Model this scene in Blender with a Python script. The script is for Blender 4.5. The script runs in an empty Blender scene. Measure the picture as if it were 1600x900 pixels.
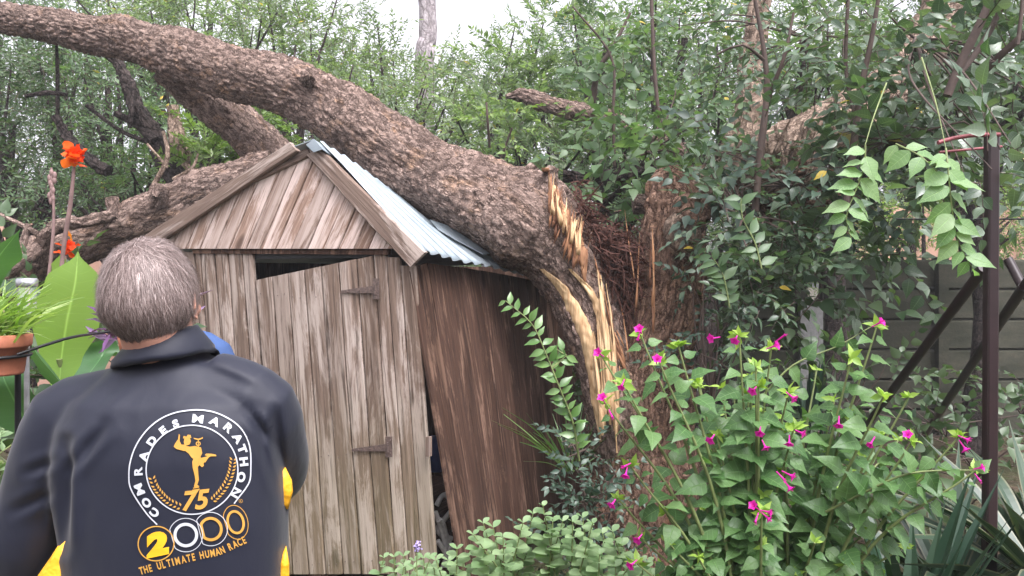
import bpy, math, random
import numpy as np
from mathutils import Vector, Matrix, noise
from mathutils.bvhtree import BVHTree
random.seed(7); rng = np.random.default_rng(7)
C = bpy.context.scene.collection
R = math.radians
# ------------------------------------------------------------------ camera, world, sun, exposure
F = 1230.0; HY = 425.0; CZ = 1.6          # focal length and horizon row for a 1600 px wide frame, eye height
cam = bpy.data.cameras.new('camera'); cam.sensor_width = 36; cam.lens = 36*F/1600
cam.shift_y = (HY-450)/1600; cam.clip_end = 500; cam.clip_start = 0.05
co = bpy.data.objects.new('camera', cam); C.objects.link(co); co.location = (0, 0, CZ); co.rotation_euler = (R(90), 0, 0)
sc = bpy.context.scene; sc.camera = co
sc.view_settings.view_transform = 'Standard'; sc.view_settings.look = 'None'
sc.view_settings.exposure = 1.18; sc.view_settings.gamma = 1
try: sc.view_settings.use_curve_mapping = False
except Exception: pass
SUN_EL, SUN_AZ = 58, 20
w = bpy.data.worlds.new('World'); sc.world = w; w.use_nodes = True
nt = w.node_tree; nt.nodes.clear()
sky = nt.nodes.new('ShaderNodeTexSky'); sky.sky_type = 'NISHITA'; sky.sun_disc = False
sky.sun_elevation = R(SUN_EL); sky.sun_rotation = R(SUN_AZ); sky.dust_density = 5; sky.air_density = 1
hs = nt.nodes.new('ShaderNodeHueSaturation'); hs.inputs['Saturation'].default_value = 0.12; hs.inputs['Value'].default_value = 1.35
wm = nt.nodes.new('ShaderNodeMix'); wm.data_type = 'RGBA'; wm.blend_type = 'MULTIPLY'; wm.inputs[0].default_value = 1
wm.inputs[7].default_value = (0.985, 0.955, 1.02, 1)
bg = nt.nodes.new('ShaderNodeBackground'); bg.inputs[1].default_value = 0.15
wo = nt.nodes.new('ShaderNodeOutputWorld')
nt.links.new(sky.outputs[0], hs.inputs['Color']); nt.links.new(hs.outputs[0], wm.inputs[6])
nt.links.new(wm.outputs[2], bg.inputs[0]); nt.links.new(bg.outputs[0], wo.inputs[0])
sl = bpy.data.lights.new('sun', 'SUN'); sl.energy = 1.3; sl.angle = R(35); sl.color = (1, .975, .955)
so = bpy.data.objects.new('sun', sl); C.objects.link(so)
sd = Vector((0.25, -0.45, 0.86)).normalized()          # direction towards the light
so.rotation_euler = sd.to_track_quat('Z', 'Y').to_euler()
sky.sun_rotation = math.atan2(sd.x, sd.y); sky.sun_elevation = math.asin(sd.z)

# ------------------------------------------------------------------ helpers
def P(px, py, Y): return Vector(((px-800)/F*Y, Y, CZ-(py-HY)/F*Y))
def W(n, Y): return n/F*Y
def tag(o, label=None, cat=None, group=None, kind=None):
    if label: o['label'] = label
    if cat: o['category'] = cat
    if group: o['group'] = group
    if kind: o['kind'] = kind
    return o
def empty(name, loc, label, cat, group=None, kind=None):
    o = bpy.data.objects.new(name, None); C.objects.link(o); o.location = loc; o.empty_display_size = .1
    return tag(o, label, cat, group, kind)
class MB:
    """collects geometry in world space, builds ONE mesh object"""
    def __init__(s): s.v = []; s.g = []; s.a = []; s.n = 0
    def add(s, V, Fs, mat=0, A=None):
        V = np.asarray(V, dtype=np.float64).reshape(-1, 3)
        s.v.append(V); s.a.append(np.zeros_like(V) if A is None else np.asarray(A, dtype=np.float64).reshape(-1, 3))
        if isinstance(Fs, np.ndarray): s.g.append((Fs+s.n, mat))
        else:
            by = {}
            for f in Fs: by.setdefault(len(f), []).append(f)
            for k, fl in by.items(): s.g.append((np.array(fl)+s.n, mat))
        s.n += len(V)
    def build(s, name, mats, parent=None, smooth=True):
        V = np.concatenate(s.v); A = np.concatenate(s.a)
        org = np.zeros(3)
        if parent is not None: org = np.array(parent.matrix_basis.translation) + (np.array(parent.parent.matrix_basis.translation) if parent.parent else 0)
        else: org = np.array([V[:, 0].mean(), V[:, 1].mean(), V[:, 2].min()])
        me = bpy.data.meshes.new(name); me.vertices.add(len(V)); me.vertices.foreach_set('co', (V-org).astype(np.float32).ravel())
        loops = np.concatenate([g.ravel() for g, m in s.g]); sizes = np.concatenate([np.full(len(g), g.shape[1]) for g, m in s.g])
        mi = np.concatenate([np.full(len(g), m) for g, m in s.g]); st = np.concatenate([[0], np.cumsum(sizes)[:-1]])
        me.loops.add(len(loops)); me.loops.foreach_set('vertex_index', loops.astype(np.int32))
        me.polygons.add(len(sizes)); me.polygons.foreach_set('loop_start', st.astype(np.int32))
        me.polygons.foreach_set('material_index', mi.astype(np.int32))
        me.polygons.foreach_set('use_smooth', np.full(len(sizes), smooth))
        at = me.attributes.new('uvw', 'FLOAT_VECTOR', 'POINT'); at.data.foreach_set('vector', A.astype(np.float32).ravel())
        if not isinstance(mats, (list, tuple)): mats = [mats]
        for m in mats: me.materials.append(m)
        me.update(calc_edges=True); me.validate()
        o = bpy.data.objects.new(name, me); C.objects.link(o)
        if parent is not None: o.parent = parent
        else: o.location = org
        return o
def catmull(pts, rad, step):
    p = [Vector(q) for q in pts]; p = [p[0]*2-p[1]]+p+[p[-1]*2-p[-2]]; r = [rad[0]]+list(rad)+[rad[-1]]
    out = []; ro = []
    for i in range(1, len(p)-2):
        n = max(1, int((p[i+1]-p[i]).length/step))
        for k in range(n):
            t = k/n
            out.append(0.5*((2*p[i])+(p[i+1]-p[i-1])*t+(2*p[i-1]-5*p[i]+4*p[i+1]-p[i+2])*t*t+(3*p[i]-p[i-1]-3*p[i+1]+p[i+2])*t**3))
            ro.append(r[i]+(r[i+1]-r[i])*(3*t*t-2*t**3))
    out.append(p[-2]); ro.append(r[-2]); return out, ro
def tube(mb, pts, rad, seg=10, step=.05, disp=None, mat=0, cap=True, off=0.0, flat=1.0):
    c, r = catmull(pts, rad, step); n = len(c)
    T = [((c[min(i+1, n-1)]-c[max(i-1, 0)]).normalized()) for i in range(n)]
    up = Vector((0, 1, 0)) if abs(T[0].y) < .9 else Vector((1, 0, 0))
    u = (up-T[0]*up.dot(T[0])).normalized(); s = 0; th = np.linspace(0, 2*math.pi, seg, endpoint=False)
    cs, sn = np.cos(th), np.sin(th); V = []; A = []
    for i in range(n):
        u = (u-T[i]*u.dot(T[i])).normalized(); v = T[i].cross(u)
        if i: s += (c[i]-c[i-1]).length
        rr = r[i]; ring = np.empty((seg, 3)); a = np.stack([cs*rr, sn*rr, np.full(seg, s)+off], 1)
        if disp is not None: d = np.array([disp(Vector(q), th[k], s) for k, q in enumerate(a)])
        else: d = 0
        rad_ = rr+d
        ring = np.array(c[i])[None]+np.outer(cs*rad_*flat, np.array(u))+np.outer(sn*rad_, np.array(v))
        V.append(ring); A.append(a)
    V = np.concatenate(V); A = np.concatenate(A)
    i = np.arange(n-1)[:, None]*seg; k = np.arange(seg)[None]; k2 = (k+1) % seg
    Fq = np.stack([i+k, i+k2, i+seg+k2, i+seg+k], -1).reshape(-1, 4)
    mb.add(V, Fq, mat, A)
    if cap:
        for e, idx in ((0, 0), (n-1, (n-1)*seg)):
            ring = V[idx:idx+seg]; VV = np.vstack([ring, ring.mean(0)[None]]); AA = np.vstack([A[idx:idx+seg], A[idx:idx+seg].mean(0)[None]])
            f = [(q, (q+1) % seg, seg) if e else ((q+1) % seg, q, seg) for q in range(seg)]
            mb.add(VV, f, mat, AA)
def ribbon(mb, pts, wid, side, fold=.1, mat=0, thick=0, step=.03, r=0, cols=2):
    """leaf/strap lofted along pts; side vector gives the width direction"""
    c, w_ = catmull(pts, wid, step); n = len(c); V = []; A = []; side = Vector(side); tot = 0
    for i in range(n):
        T = (c[min(i+1, n-1)]-c[max(i-1, 0)]).normalized(); sdv = (side-T*side.dot(T)).normalized(); N = sdv.cross(T)
        if i: tot += (c[i]-c[i-1]).length
        for k in range(cols+1):
            x = -1+2*k/cols
            V.append(c[i]+sdv*(x*w_[i]*.5)+N*(abs(x)**1.5*w_[i]*.5*fold)); A.append((x, tot, r))
    m = cols+1; f = [(i*m+k, i*m+k+1, (i+1)*m+k+1, (i+1)*m+k) for i in range(n-1) for k in range(cols)]
    mb.add([tuple(q) for q in V], f, mat, A)
def box(mb, o, x, y, z, mat=0, ch=0.0):
    """box from origin corner and three edge vectors"""
    o, x, y, z = map(Vector, (o, x, y, z)); V = [o, o+x, o+x+y, o+y, o+z, o+x+z, o+x+y+z, o+y+z]
    A = [(a*x.length, b*y.length, c_*z.length) for a, b, c_ in ((0,0,0),(1,0,0),(1,1,0),(0,1,0),(0,0,1),(1,0,1),(1,1,1),(0,1,1))]
    mb.add([tuple(v) for v in V], [(0,3,2,1),(4,5,6,7),(0,1,5,4),(1,2,6,5),(2,3,7,6),(3,0,4,7)], mat, A)
def board(mb, bl, br, tr, tl, n, th=.018, mat=0, ch=.0025, jit=.002, wav=.0):
    """one plank: four front corners, outward normal n; chamfered edges, several cross sections along its length"""
    bl, br, tr, tl, n = map(Vector, (bl, br, tr, tl, n)); rid = random.random()*40
    off = random.uniform(-jit, jit); W_ = (br-bl).length; k = 10; V = []; A = []
    cup = random.uniform(-.002, .003)
    for i in range(k+1):
        t = i/k; L = bl.lerp(tl, t); Rr = br.lerp(tr, t); ww = (Rr-L).length; e = (Rr-L).normalized() if ww > 1e-6 else Vector((1,0,0))
        c1 = min(ch*random.uniform(.6, 2.2), ww*.3); c2 = min(ch*random.uniform(.6, 2.2), ww*.3); nn = n*(off+wav*math.sin(t*5+rid))
        y = t*(tl-bl).length
        for (x, dz) in ((0, -th), (0, -c1*1.2), (c1, 0), (ww*.5, cup), (ww-c2, 0), (ww, -c2*1.2), (ww, -th)):
            V.append(L+e*x+nn+n*dz); A.append((x+rid, y+rid*.37, rid))
    m = 7; f = []
    for i in range(k):
        for j in range(m): f.append((i*m+j, i*m+(j+1) % m, (i+1)*m+(j+1) % m, (i+1)*m+j))
    f.append(tuple(range(m-1, -1, -1))); f.append(tuple(k*m+j for j in range(m)))
    mb.add([tuple(v) for v in V], f, mat, A)
def sweep_round(mb, prof, center, seg=24, axis=None, mat=0):
    V = []; 
    for (r_, z_) in prof:
        for k in range(seg):
            a = 2*math.pi*k/seg; V.append((center[0]+r_*math.cos(a), center[1]+r_*math.sin(a), center[2]+z_))
    n = len(prof); f = [(i*seg+k, i*seg+(k+1) % seg, (i+1)*seg+(k+1) % seg, (i+1)*seg+k) for i in range(n-1) for k in range(seg)]
    mb.add(V, f, mat, V)
def union(parts, voxel, smooth=2, name='tmp'):
    """voxel-remesh a soup of closed meshes into one continuous surface, returns (V, quads)"""
    mb = MB()
    for V, f in parts: mb.add(V, f)
    o = mb.build('tmp', []); o.location = (0, 0, 0)
    V = np.concatenate(mb.v); o.data.vertices.foreach_set('co', V.astype(np.float32).ravel()); o.data.update()
    m = o.modifiers.new('r', 'REMESH'); m.mode = 'VOXEL'; m.voxel_size = voxel
    if smooth: m2 = o.modifiers.new('s', 'SMOOTH'); m2.iterations = smooth; m2.factor = .5
    bpy.context.view_layer.update()
    ev = o.evaluated_get(bpy.context.evaluated_depsgraph_get()); me = ev.to_mesh()
    V = np.empty(len(me.vertices)*3, dtype=np.float32); me.vertices.foreach_get('co', V); V = V.reshape(-1, 3).astype(float)
    f = [tuple(p.vertices) for p in me.polygons]; ev.to_mesh_clear()
    d = o.data; bpy.data.objects.remove(o); bpy.data.meshes.remove(d)
    return V, f
def ellip(c, r, rot=None, nu=24, nv=16):
    V = []; 
    for i in range(nv+1):
        ph = math.pi*i/nv
        for k in range(nu):
            a = 2*math.pi*k/nu; v = Vector((math.sin(ph)*math.cos(a)*r[0], math.sin(ph)*math.sin(a)*r[1], math.cos(ph)*r[2]+ (1e-5*k if 0 else 0)))
            if rot: v = rot @ v
            V.append(tuple(Vector(c)+v))
    f = [(i*nu+k, (i+1)*nu+k, (i+1)*nu+(k+1) % nu, i*nu+(k+1) % nu) for i in range(nv) for k in range(nu)]
    return V, f
def tubep(pts, rad, seg=16, step=.03, flat=1.0):
    m = MB(); tube(m, pts, rad, seg, step, flat=flat); V = np.concatenate(m.v); return V, [tuple(q) for g, _ in m.g for q in g]
def loft(secs, seg=48, power=2.4, lead=1):
    """horizontal superellipse slices (cx, cy, z, rx, ry)"""
    V = []
    for (cx, cy, z, rx, ry) in secs:
        for k in range(seg):
            a = 2*math.pi*k/seg; ca, sa = math.cos(a), math.sin(a)
            V.append((cx+rx*math.copysign(abs(ca)**(2/power), ca), cy+ry*math.copysign(abs(sa)**(2/power), sa), z))
    n = len(secs); f = [(i*seg+k, i*seg+(k+1) % seg, (i+1)*seg+(k+1) % seg, (i+1)*seg+k) for i in range(n-1) for k in range(seg)]
    f.append(tuple(range(seg-1, -1, -1))); f.append(tuple((n-1)*seg+k for k in range(seg)))
    return V, f

# ------------------------------------------------------------------ materials
class NT:
    def __init__(s, name):
        s.m = bpy.data.materials.new(name); s.m.use_nodes = True; s.t = s.m.node_tree; s.t.nodes.clear()
    def n(s, typ, **kw):
        nd = s.t.nodes.new('ShaderNode'+typ)
        for k, v in kw.items():
            if k.startswith('i_'):
                key = k[2:]; key = int(key) if key.isdigit() else key.replace('_', ' ')
                if isinstance(v, bpy.types.NodeSocket): s.t.links.new(v, nd.inputs[key])
                else: nd.inputs[key].default_value = v
            else: setattr(nd, k, v)
        return nd
    def attr(s, nm='uvw'): return s.n('Attribute', attribute_name=nm).outputs['Vector']
    def scale(s, vec, sc): return s.n('VectorMath', operation='MULTIPLY', i_0=vec, i_1=sc).outputs[0]
    def noise(s, vec, scale, det=4, rough=.6, dist=0): return s.n('TexNoise', i_Vector=vec, i_Scale=scale, i_Detail=det, i_Roughness=rough, i_Distortion=dist).outputs['Fac']
    def ramp(s, fac, stops):
        nd = s.n('ValToRGB', i_0=fac); e = nd.color_ramp.elements
        while len(e) > 1: e.remove(e[0])
        for i, (p, c) in enumerate(stops):
            q = e[0] if i == 0 else e.new(p)
            q.position = p; q.color = (c, c, c, 1) if isinstance(c, (int, float)) else (*c, 1)
        return nd.outputs[0]
    def mix(s, fac, a, b, mode='MIX'):
        nd = s.n('Mix', data_type='RGBA', blend_type=mode)
        for i, v in ((0, fac), (6, a), (7, b)):
            if isinstance(v, bpy.types.NodeSocket): s.t.links.new(v, nd.inputs[i])
            else: nd.inputs[i].default_value = v if isinstance(v, (int, float)) else (*v, 1)
        return nd.outputs[2]
    def math(s, op, a, b=0.0):
        return s.n('Math', operation=op, i_0=a, i_1=b).outputs[0]
    def bump(s, h, strength=.5, dist=.01, normal=None):
        nd = s.n('Bump', i_Height=h, i_Strength=strength, i_Distance=dist)
        if normal is not None: s.t.links.new(normal, nd.inputs['Normal'])
        return nd.outputs[0]
    def out(s, col, rough=.7, spec=.5, bump=None, metal=0, trans=None, sheen=0):
        b = s.n('BsdfPrincipled'); 
        for k, v in (('Base Color', col), ('Roughness', rough), ('Specular IOR Level', spec), ('Metallic', metal), ('Sheen Weight', sheen)):
            if isinstance(v, bpy.types.NodeSocket): s.t.links.new(v, b.inputs[k])
            else: b.inputs[k].default_value = (*v, 1) if isinstance(v, tuple) else v
        if bump is not None: s.t.links.new(bump, b.inputs['Normal'])
        sh = b.outputs[0]
        if trans:
            tr = s.n('BsdfTranslucent'); tc = s.mix(1.0, col if not isinstance(col, tuple) else col, trans[1], 'MULTIPLY'); s.t.links.new(tc, tr.inputs[0])
            mx = s.n('MixShader', i_0=trans[0]); s.t.links.new(sh, mx.inputs[1]); s.t.links.new(tr.outputs[0], mx.inputs[2]); sh = mx.outputs[0]
        o = s.n('OutputMaterial'); s.t.links.new(sh, o.inputs[0]); return s.m
def plain(name, col, rough=.6, spec=.5, metal=0, var=.25, sc=30):
    t = NT(name); p = t.n('TexCoord').outputs['Object']; f = t.noise(p, sc, 5)
    c = t.mix(t.ramp(f, [(.3, 0), (.7, 1)]), tuple(x*(1-var) for x in col), tuple(min(1, x*(1+var)) for x in col))
    return t.out(c, rough, spec, t.bump(f, .15, .002), metal)
def wood(name, dark, mid, pale, palew=.5, green=0, bumpd=.004, dirt=.5):
    t = NT(name); a = t.attr(); pos = t.n('NewGeometry').outputs['Position']
    g1 = t.noise(t.scale(a, (75, 2.4, 1)), 1, 7, .65, .45); g2 = t.noise(t.scale(a, (16, 1.1, 1)), 1, 4, .6, .8)
    g3 = t.noise(t.scale(a, (160, 7, 1)), 1, 3, .7)
    patch = t.noise(t.scale(a, (9, 1.5, 1)), 1, 6, .7, .7)
    gg = t.math('MULTIPLY', t.math('SUBTRACT', g1, .5), .38); patch = t.math('ADD', patch, gg)
    c = t.mix(t.ramp(g1, [(.22, .15), (.62, 1)]), dark, mid)
    c = t.mix(t.math('MULTIPLY', t.ramp(patch, [(.58-palew*.25, 0), (.66-palew*.2, 1)]), t.ramp(g2, [(.32, .15), (.55, 1)])), c, pale)
    rnd = t.n('NewGeometry').outputs['Random Per Island']
    c = t.mix(1, c, t.ramp(rnd, [(0, (.60, .54, .50)), (.5, (.95, .93, .92)), (1, (1.25, 1.22, 1.22))]), 'MULTIPLY')
    st = t.math('ADD', t.noise(t.scale(a, (20, .9, 1)), 1.3, 6, .72, .6), t.math('MULTIPLY', gg, -.6))
    c = t.mix(t.math('MULTIPLY', t.ramp(st, [(.55, 0), (.66, 1)]), dirt), c, tuple(x*.35 for x in dark))
    c = t.mix(t.ramp(g3, [(.25, .55), (.42, 0)]), c, tuple(x*.45 for x in dark))
    kn = t.n('TexVoronoi', i_Vector=t.scale(a, (5, 2.0, 1)), i_Scale=1.0, i_Randomness=1.0).outputs['Distance']
    kf = t.ramp(kn, [(.06, .75), (.10, .5), (.14, 0)])
    c = t.mix(kf, c, tuple(x*.6 for x in dark))
    if green:
        z = t.n('SeparateXYZ', i_0=pos).outputs[2]
        gf = t.math('MULTIPLY', t.ramp(t.math('ADD', z, t.math('MULTIPLY', patch, -.9)), [(0.0, 1), (.62, 0)]), green)
        c = t.mix(gf, c, (.20, .19, .075))
    h = t.math('ADD', t.math('MULTIPLY', g1, .9), t.math('MULTIPLY', g3, .6))
    return t.out(c, .85, .2, t.bump(h, .9, bumpd))
def bark(name, dark, mid, pale, orange=None, sc=1.0, stretch=.4, warm=0):
    t = NT(name); a = t.attr()
    def warped(s1, amt, st):
        nz = t.n('TexNoise', i_Vector=a, i_Scale=s1, i_Detail=4.0, i_Roughness=.65).outputs['Color']
        nz = t.n('VectorMath', operation='SCALE', i_0=t.n('VectorMath', operation='SUBTRACT', i_0=nz, i_1=(.5, .5, .5)).outputs[0], i_Scale=amt).outputs[0]
        return t.n('VectorMath', operation='ADD', i_0=t.scale(a, (1, 1, st)), i_1=nz).outputs[0]
    aa = warped(24*sc, .055, stretch); ab = warped(50*sc, .03, stretch)
    v = t.n('TexVoronoi', feature='DISTANCE_TO_EDGE', i_Vector=aa, i_Scale=30*sc).outputs['Distance']
    cell = t.n('TexVoronoi', feature='F1', i_Vector=aa, i_Scale=30*sc).outputs['Color']
    v2 = t.n('TexVoronoi', feature='DISTANCE_TO_EDGE', i_Vector=ab, i_Scale=80*sc).outputs['Distance']
    n1 = t.noise(ab, 70*sc, 6, .75, .8); n2 = t.noise(a, 6, 4); nm = t.noise(a, 16*sc, 3, .6)
    c = t.mix(t.ramp(n1, [(.32, 0), (.66, 1)]), mid, pale)
    c = t.mix(.45, c, t.mix(1, c, t.ramp(t.n('SeparateColor', i_0=cell).outputs[0], [(0, (.65, .62, .61)), (1, (1.35, 1.33, 1.31))]), 'MULTIPLY'))
    c = t.mix(t.ramp(n2, [(.38, 0), (.64, .65)]), c, tuple(x*.55 for x in mid))
    if orange:
        n3 = t.noise(t.scale(a, (1, 1, .6)), 6.5, 5, .65, .8)
        c = t.mix(t.math('MULTIPLY', t.ramp(n3, [(.54, 0), (.66, .8)]), t.ramp(n1, [(.38, .1), (.6, 1)])), c, orange)
    cr = t.math('MULTIPLY', t.ramp(v, [(.0, 0), (.16, 1)]), t.ramp(v2, [(.0, .45), (.12, 1)]))
    crm = t.math('MAXIMUM', cr, t.ramp(nm, [(.46, 0), (.66, .7)]))
    c = t.mix(crm, tuple(.7*d+.10*m_ for d, m_ in zip(dark, mid)), c)
    h = t.math('ADD', t.math('MULTIPLY', crm, 1.2), t.math('ADD', t.math('MULTIPLY', n1, .7), t.math('MULTIPLY', t.n('SeparateColor', i_0=cell).outputs[1], .7)))
    return t.out(c, .9, .15, t.bump(h, 1.0, .012))
def leafmat(name, c0, c1, c2, tr=.28, rough=.42, spec=.5, vein=False, margin=None, yellow=0):
    t = NT(name); rnd = t.n('NewGeometry').outputs['Random Per Island']; pos = t.n('NewGeometry').outputs['Position']
    n = t.noise(pos, 1.6, 3)
    f = t.math('ADD', t.math('MULTIPLY', rnd, .65), t.math('MULTIPLY', n, .5))
    c = t.ramp(f, [(.15, c0), (.5, c1), (.9, c2)])
    if yellow: c = t.mix(t.ramp(rnd, [(1-yellow, 0), (1-yellow+.004, 1)]), c, (.5, .36, .03))
    bp = None
    if vein:
        a = t.attr(); s = t.n('SeparateXYZ', i_0=a); x = t.math('ABSOLUTE', s.outputs[0]); y = s.outputs[1]
        ph = t.math('SUBTRACT', t.math('MULTIPLY', y, vein[0]), t.math('MULTIPLY', x, vein[1]))
        wv = t.math('ABSOLUTE', t.math('SINE', ph))
        line = t.ramp(wv, [(0, 1), (.16, 0)]); mid = t.ramp(x, [(0, 1), (.06, 0)])
        vf = t.math('MAXIMUM', t.math('MULTIPLY', line, vein[2]), mid)
        c = t.mix(t.math('MULTIPLY', vf, .55), c, tuple(min(1, q*2.0+.03) for q in c2)); bp = t.bump(t.math('MULTIPLY', vf, -1), .5, .003)
    if margin:
        a = t.attr(); x = t.math('ABSOLUTE', t.n('SeparateXYZ', i_0=a).outputs[0])
        c = t.mix(t.ramp(x, [(.72, 0), (.82, 1)]), c, margin)
    return t.out(c, rough, spec, bp, 0, (tr, (1.5, 1.7, .7)))

M = {}
M['gable'] = wood('gable_wood', (.11, .067, .050), (.31, .215, .165), (.54, .445, .40), .7, dirt=.3)
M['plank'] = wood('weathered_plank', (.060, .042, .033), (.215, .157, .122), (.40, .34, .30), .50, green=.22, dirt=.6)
M['dplank'] = wood('side_plank', (.018, .010, .008), (.085, .047, .033), (.20, .125, .09), .22, dirt=.6)  # base darkened so shade from eave and trunk sits in the wood colour
M['barge'] = wood('barge_wood', (.07, .045, .035), (.21, .155, .125), (.41, .345, .305), .45, dirt=.4)
M['bark'] = bark('flaky_bark', (.085, .056, .046), (.35, .245, .20), (.62, .47, .40), (.58, .34, .19), 1.2, .32)
M['barkstump'] = bark('stringy_bark', (.05, .025, .018), (.30, .175, .12), (.52, .35, .26), (.46, .25, .13), 1.0, .13)
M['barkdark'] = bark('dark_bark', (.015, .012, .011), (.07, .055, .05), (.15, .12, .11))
M['barktan'] = bark('tan_bark', (.10, .065, .045), (.36, .26, .20), (.58, .45, .35), None, .8, .25)
M['barkgrey'] = bark('pale_bark', (.2, .17, .17), (.42, .37, .38), (.55, .5, .52), None, .4)
t = NT('torn_wood'); a = t.attr(); g = t.noise(t.scale(a, (60, 60, 5)), 1, 6, .7); 
M['torn'] = t.out(t.mix(t.ramp(g, [(.3, 0), (.6, 1)]), (.40, .20, .085), (.76, .55, .32)), .7, .3, t.bump(g, 1, .006))
t = NT('heartwood'); a = t.attr(); g = t.noise(t.scale(a, (60, 60, 5)), 1, 6, .7)
rnd = t.n('NewGeometry').outputs['Random Per Island']
M['heart'] = t.out(t.mix(t.ramp(rnd, [(.15, 0), (1, 1)]), t.mix(t.ramp(g, [(.3, 0), (.65, 1)]), (.10, .04, .025), (.26, .12, .065)), t.mix(t.ramp(g, [(.3, 0), (.65, 1)]), (.30, .12, .055), (.60, .34, .18))), .75, .3, t.bump(g, 1, .006))
M['fibre'] = plain('bark_fibre', (.075, .034, .026), .85, .2, var=.6, sc=60)
t = NT('roof_sheet'); p = t.n('NewGeometry').outputs['Position']; n1 = t.noise(p, 5, 5); n2 = t.noise(t.scale(p, (1, 1, 1)), 60, 4)
M['roof'] = t.out(t.mix(t.ramp(n1, [(.35, 0), (.7, 1)]), (.24, .29, .32), (.36, .41, .445)), t.ramp(n2, [(.3, .38), (.7, .55)]), .5, t.bump(n2, .1, .001), .35)
M['black'] = plain('black_paint', (.012, .012, .014), .45)
M['iron'] = plain('rusty_iron', (.10, .07, .06), .6, .4, var=.5, sc=80)
M['maroon'] = plain('maroon_paint', (.022, .010, .011), .42, .5, var=.25, sc=12)
M['pinkpipe'] = plain('faded_red_pipe', (.24, .06, .07), .45)
t = NT('mossy_shaded_concrete'); p = t.n('NewGeometry').outputs['Position']; n1 = t.noise(t.scale(p, (1, 1, 3)), 2.2, 6, .7); n2 = t.noise(p, 40, 5)
c = t.mix(t.ramp(n1, [(.35, 0), (.65, 1)]), (.026, .028, .018), (.070, .066, .048)); c = t.mix(t.ramp(n2, [(.35, .5), (.6, 0)]), c, (.03, .035, .025))  # slab colours darkened to carry the shade of the canopy
M['conc'] = t.out(c, .9, .2, t.bump(n2, .6, .006))
M['concpost'] = plain('grey_concrete', (.24, .24, .235), .85, .2, var=.2, sc=25)
M['peach'] = plain('peach_plaster', (.60, .36, .27), .85, .2, var=.1)
t = NT('soil'); p = t.n('NewGeometry').outputs['Position']; n1 = t.noise(p, 1.5, 5); n2 = t.noise(p, 22, 6, .7)
c = t.mix(t.ramp(n2, [(.35, 0), (.65, 1)]), (.028, .02, .014), (.11, .08, .055)); c = t.mix(t.ramp(n1, [(.45, 0), (.6, .8)]), c, (.045, .06, .022))
M['soil'] = t.out(c, .95, .1, t.bump(n2, 1, .03))
M['terra'] = plain('terracotta', (.46, .17, .10), .75, .3, var=.15)
M['skin'] = plain('skin', (.58, .30, .22), .5, .4, var=.08, sc=40)
t = NT('jacket_nylon'); p = t.n('NewGeometry').outputs['Position']; n1 = t.noise(p, 9, 3, .5, .5); n3 = t.noise(t.scale(p, (1, 1, .5)), 26, 3, .55, .8)
M['nylon'] = t.out((.008, .010, .022), .58, .38, t.bump(t.math('ADD', n1, t.math('MULTIPLY', n3, .35)), .22, .010), 0, None, .12)
t = NT('yellow_nylon'); p = t.n('NewGeometry').outputs['Position']; n1 = t.noise(p, 20, 3)
M['yellow'] = t.out((.80, .40, .02), .5, .4, t.bump(n1, .6, .02))
M['pgold'] = plain('gold_print', (.52, .28, .055), .55, .3, var=.06)
M['pyel'] = plain('yellow_print', (.78, .43, .02), .55, .3, var=.04)
M['pwhite'] = plain('white_print', (.50, .52, .56), .55, .3, var=.04)
M['blue'] = plain('blue_cotton', (.05, .09, .21), .85, .2, var=.12, sc=20)
M['trous'] = plain('dark_trousers', (.03, .032, .04), .85, .2)
M['shoe'] = plain('shoe_leather', (.03, .025, .022), .5)
t = NT('grey_hair'); rnd = t.n('NewGeometry').outputs['Random Per Island']
M['hair'] = t.out(t.ramp(rnd, [(0, (.10, .07, .062)), (.45, (.215, .158, .142)), (.8, (.36, .28, .26)), (1, (.54, .45, .42))]), .5, .5)
M['scalp'] = plain('hair_base', (.15, .10, .085), .8, .2, var=.3, sc=90)
M['darkhair'] = plain('brown_hair', (.06, .04, .03), .7)
M['white'] = plain('white_plastic', (.72, .70, .68), .5)
M['bluepl'] = plain('blue_plastic', (.03, .07, .28), .4)
M['eye'] = plain('eye_white', (.8, .78, .75), .3, var=.02)
t = NT('clear_glass'); b = t.n('BsdfPrincipled'); b.inputs['Base Color'].default_value = (.9, .95, .9, 1); b.inputs['Roughness'].default_value = .08; b.inputs['Transmission Weight'].default_value = .75
o_ = t.n('OutputMaterial'); t.t.links.new(b.outputs[0], o_.inputs[0]); M['glass'] = t.m
M['steel'] = plain('brushed_steel', (.5, .5, .52), .3, .5, .8)
# leaves
M['l_far'] = leafmat('leaf_far', (.08, .13, .065), (.155, .22, .12), (.24, .30, .19), .5, yellow=.006)  # brightened: the pale veil over the distance is put into the leaf colour
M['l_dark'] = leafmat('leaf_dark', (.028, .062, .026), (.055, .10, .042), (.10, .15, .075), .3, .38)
M['l_mid'] = leafmat('leaf_mid', (.045, .09, .038), (.092, .16, .075), (.155, .23, .12), .38, .4, yellow=.006)
M['l_lime'] = leafmat('leaf_lime', (.085, .15, .035), (.14, .22, .06), (.22, .31, .10), .4)
M['l_broad'] = leafmat('leaf_broad', (.032, .068, .036), (.070, .122, .068), (.135, .19, .118), .28, .30, .7, vein=(28, 2.0, .5), yellow=.008)
M['l_pale'] = leafmat('leaf_pale', (.13, .24, .09), (.19, .32, .13), (.26, .38, .18), .35, .45, vein=(26, 2.0, .6))
M['l_four'] = leafmat('leaf_four_oclock', (.050, .125, .035), (.080, .17, .052), (.135, .24, .085), .33, .42, .5, vein=(18, 2.2, .8))
M['l_bract'] = leafmat('leaf_bract', (.16, .28, .04), (.24, .38, .06), (.34, .47, .10), .35)
M['l_round'] = leafmat('leaf_round', (.13, .22, .10), (.19, .29, .14), (.27, .37, .20), .3, .5)
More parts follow.
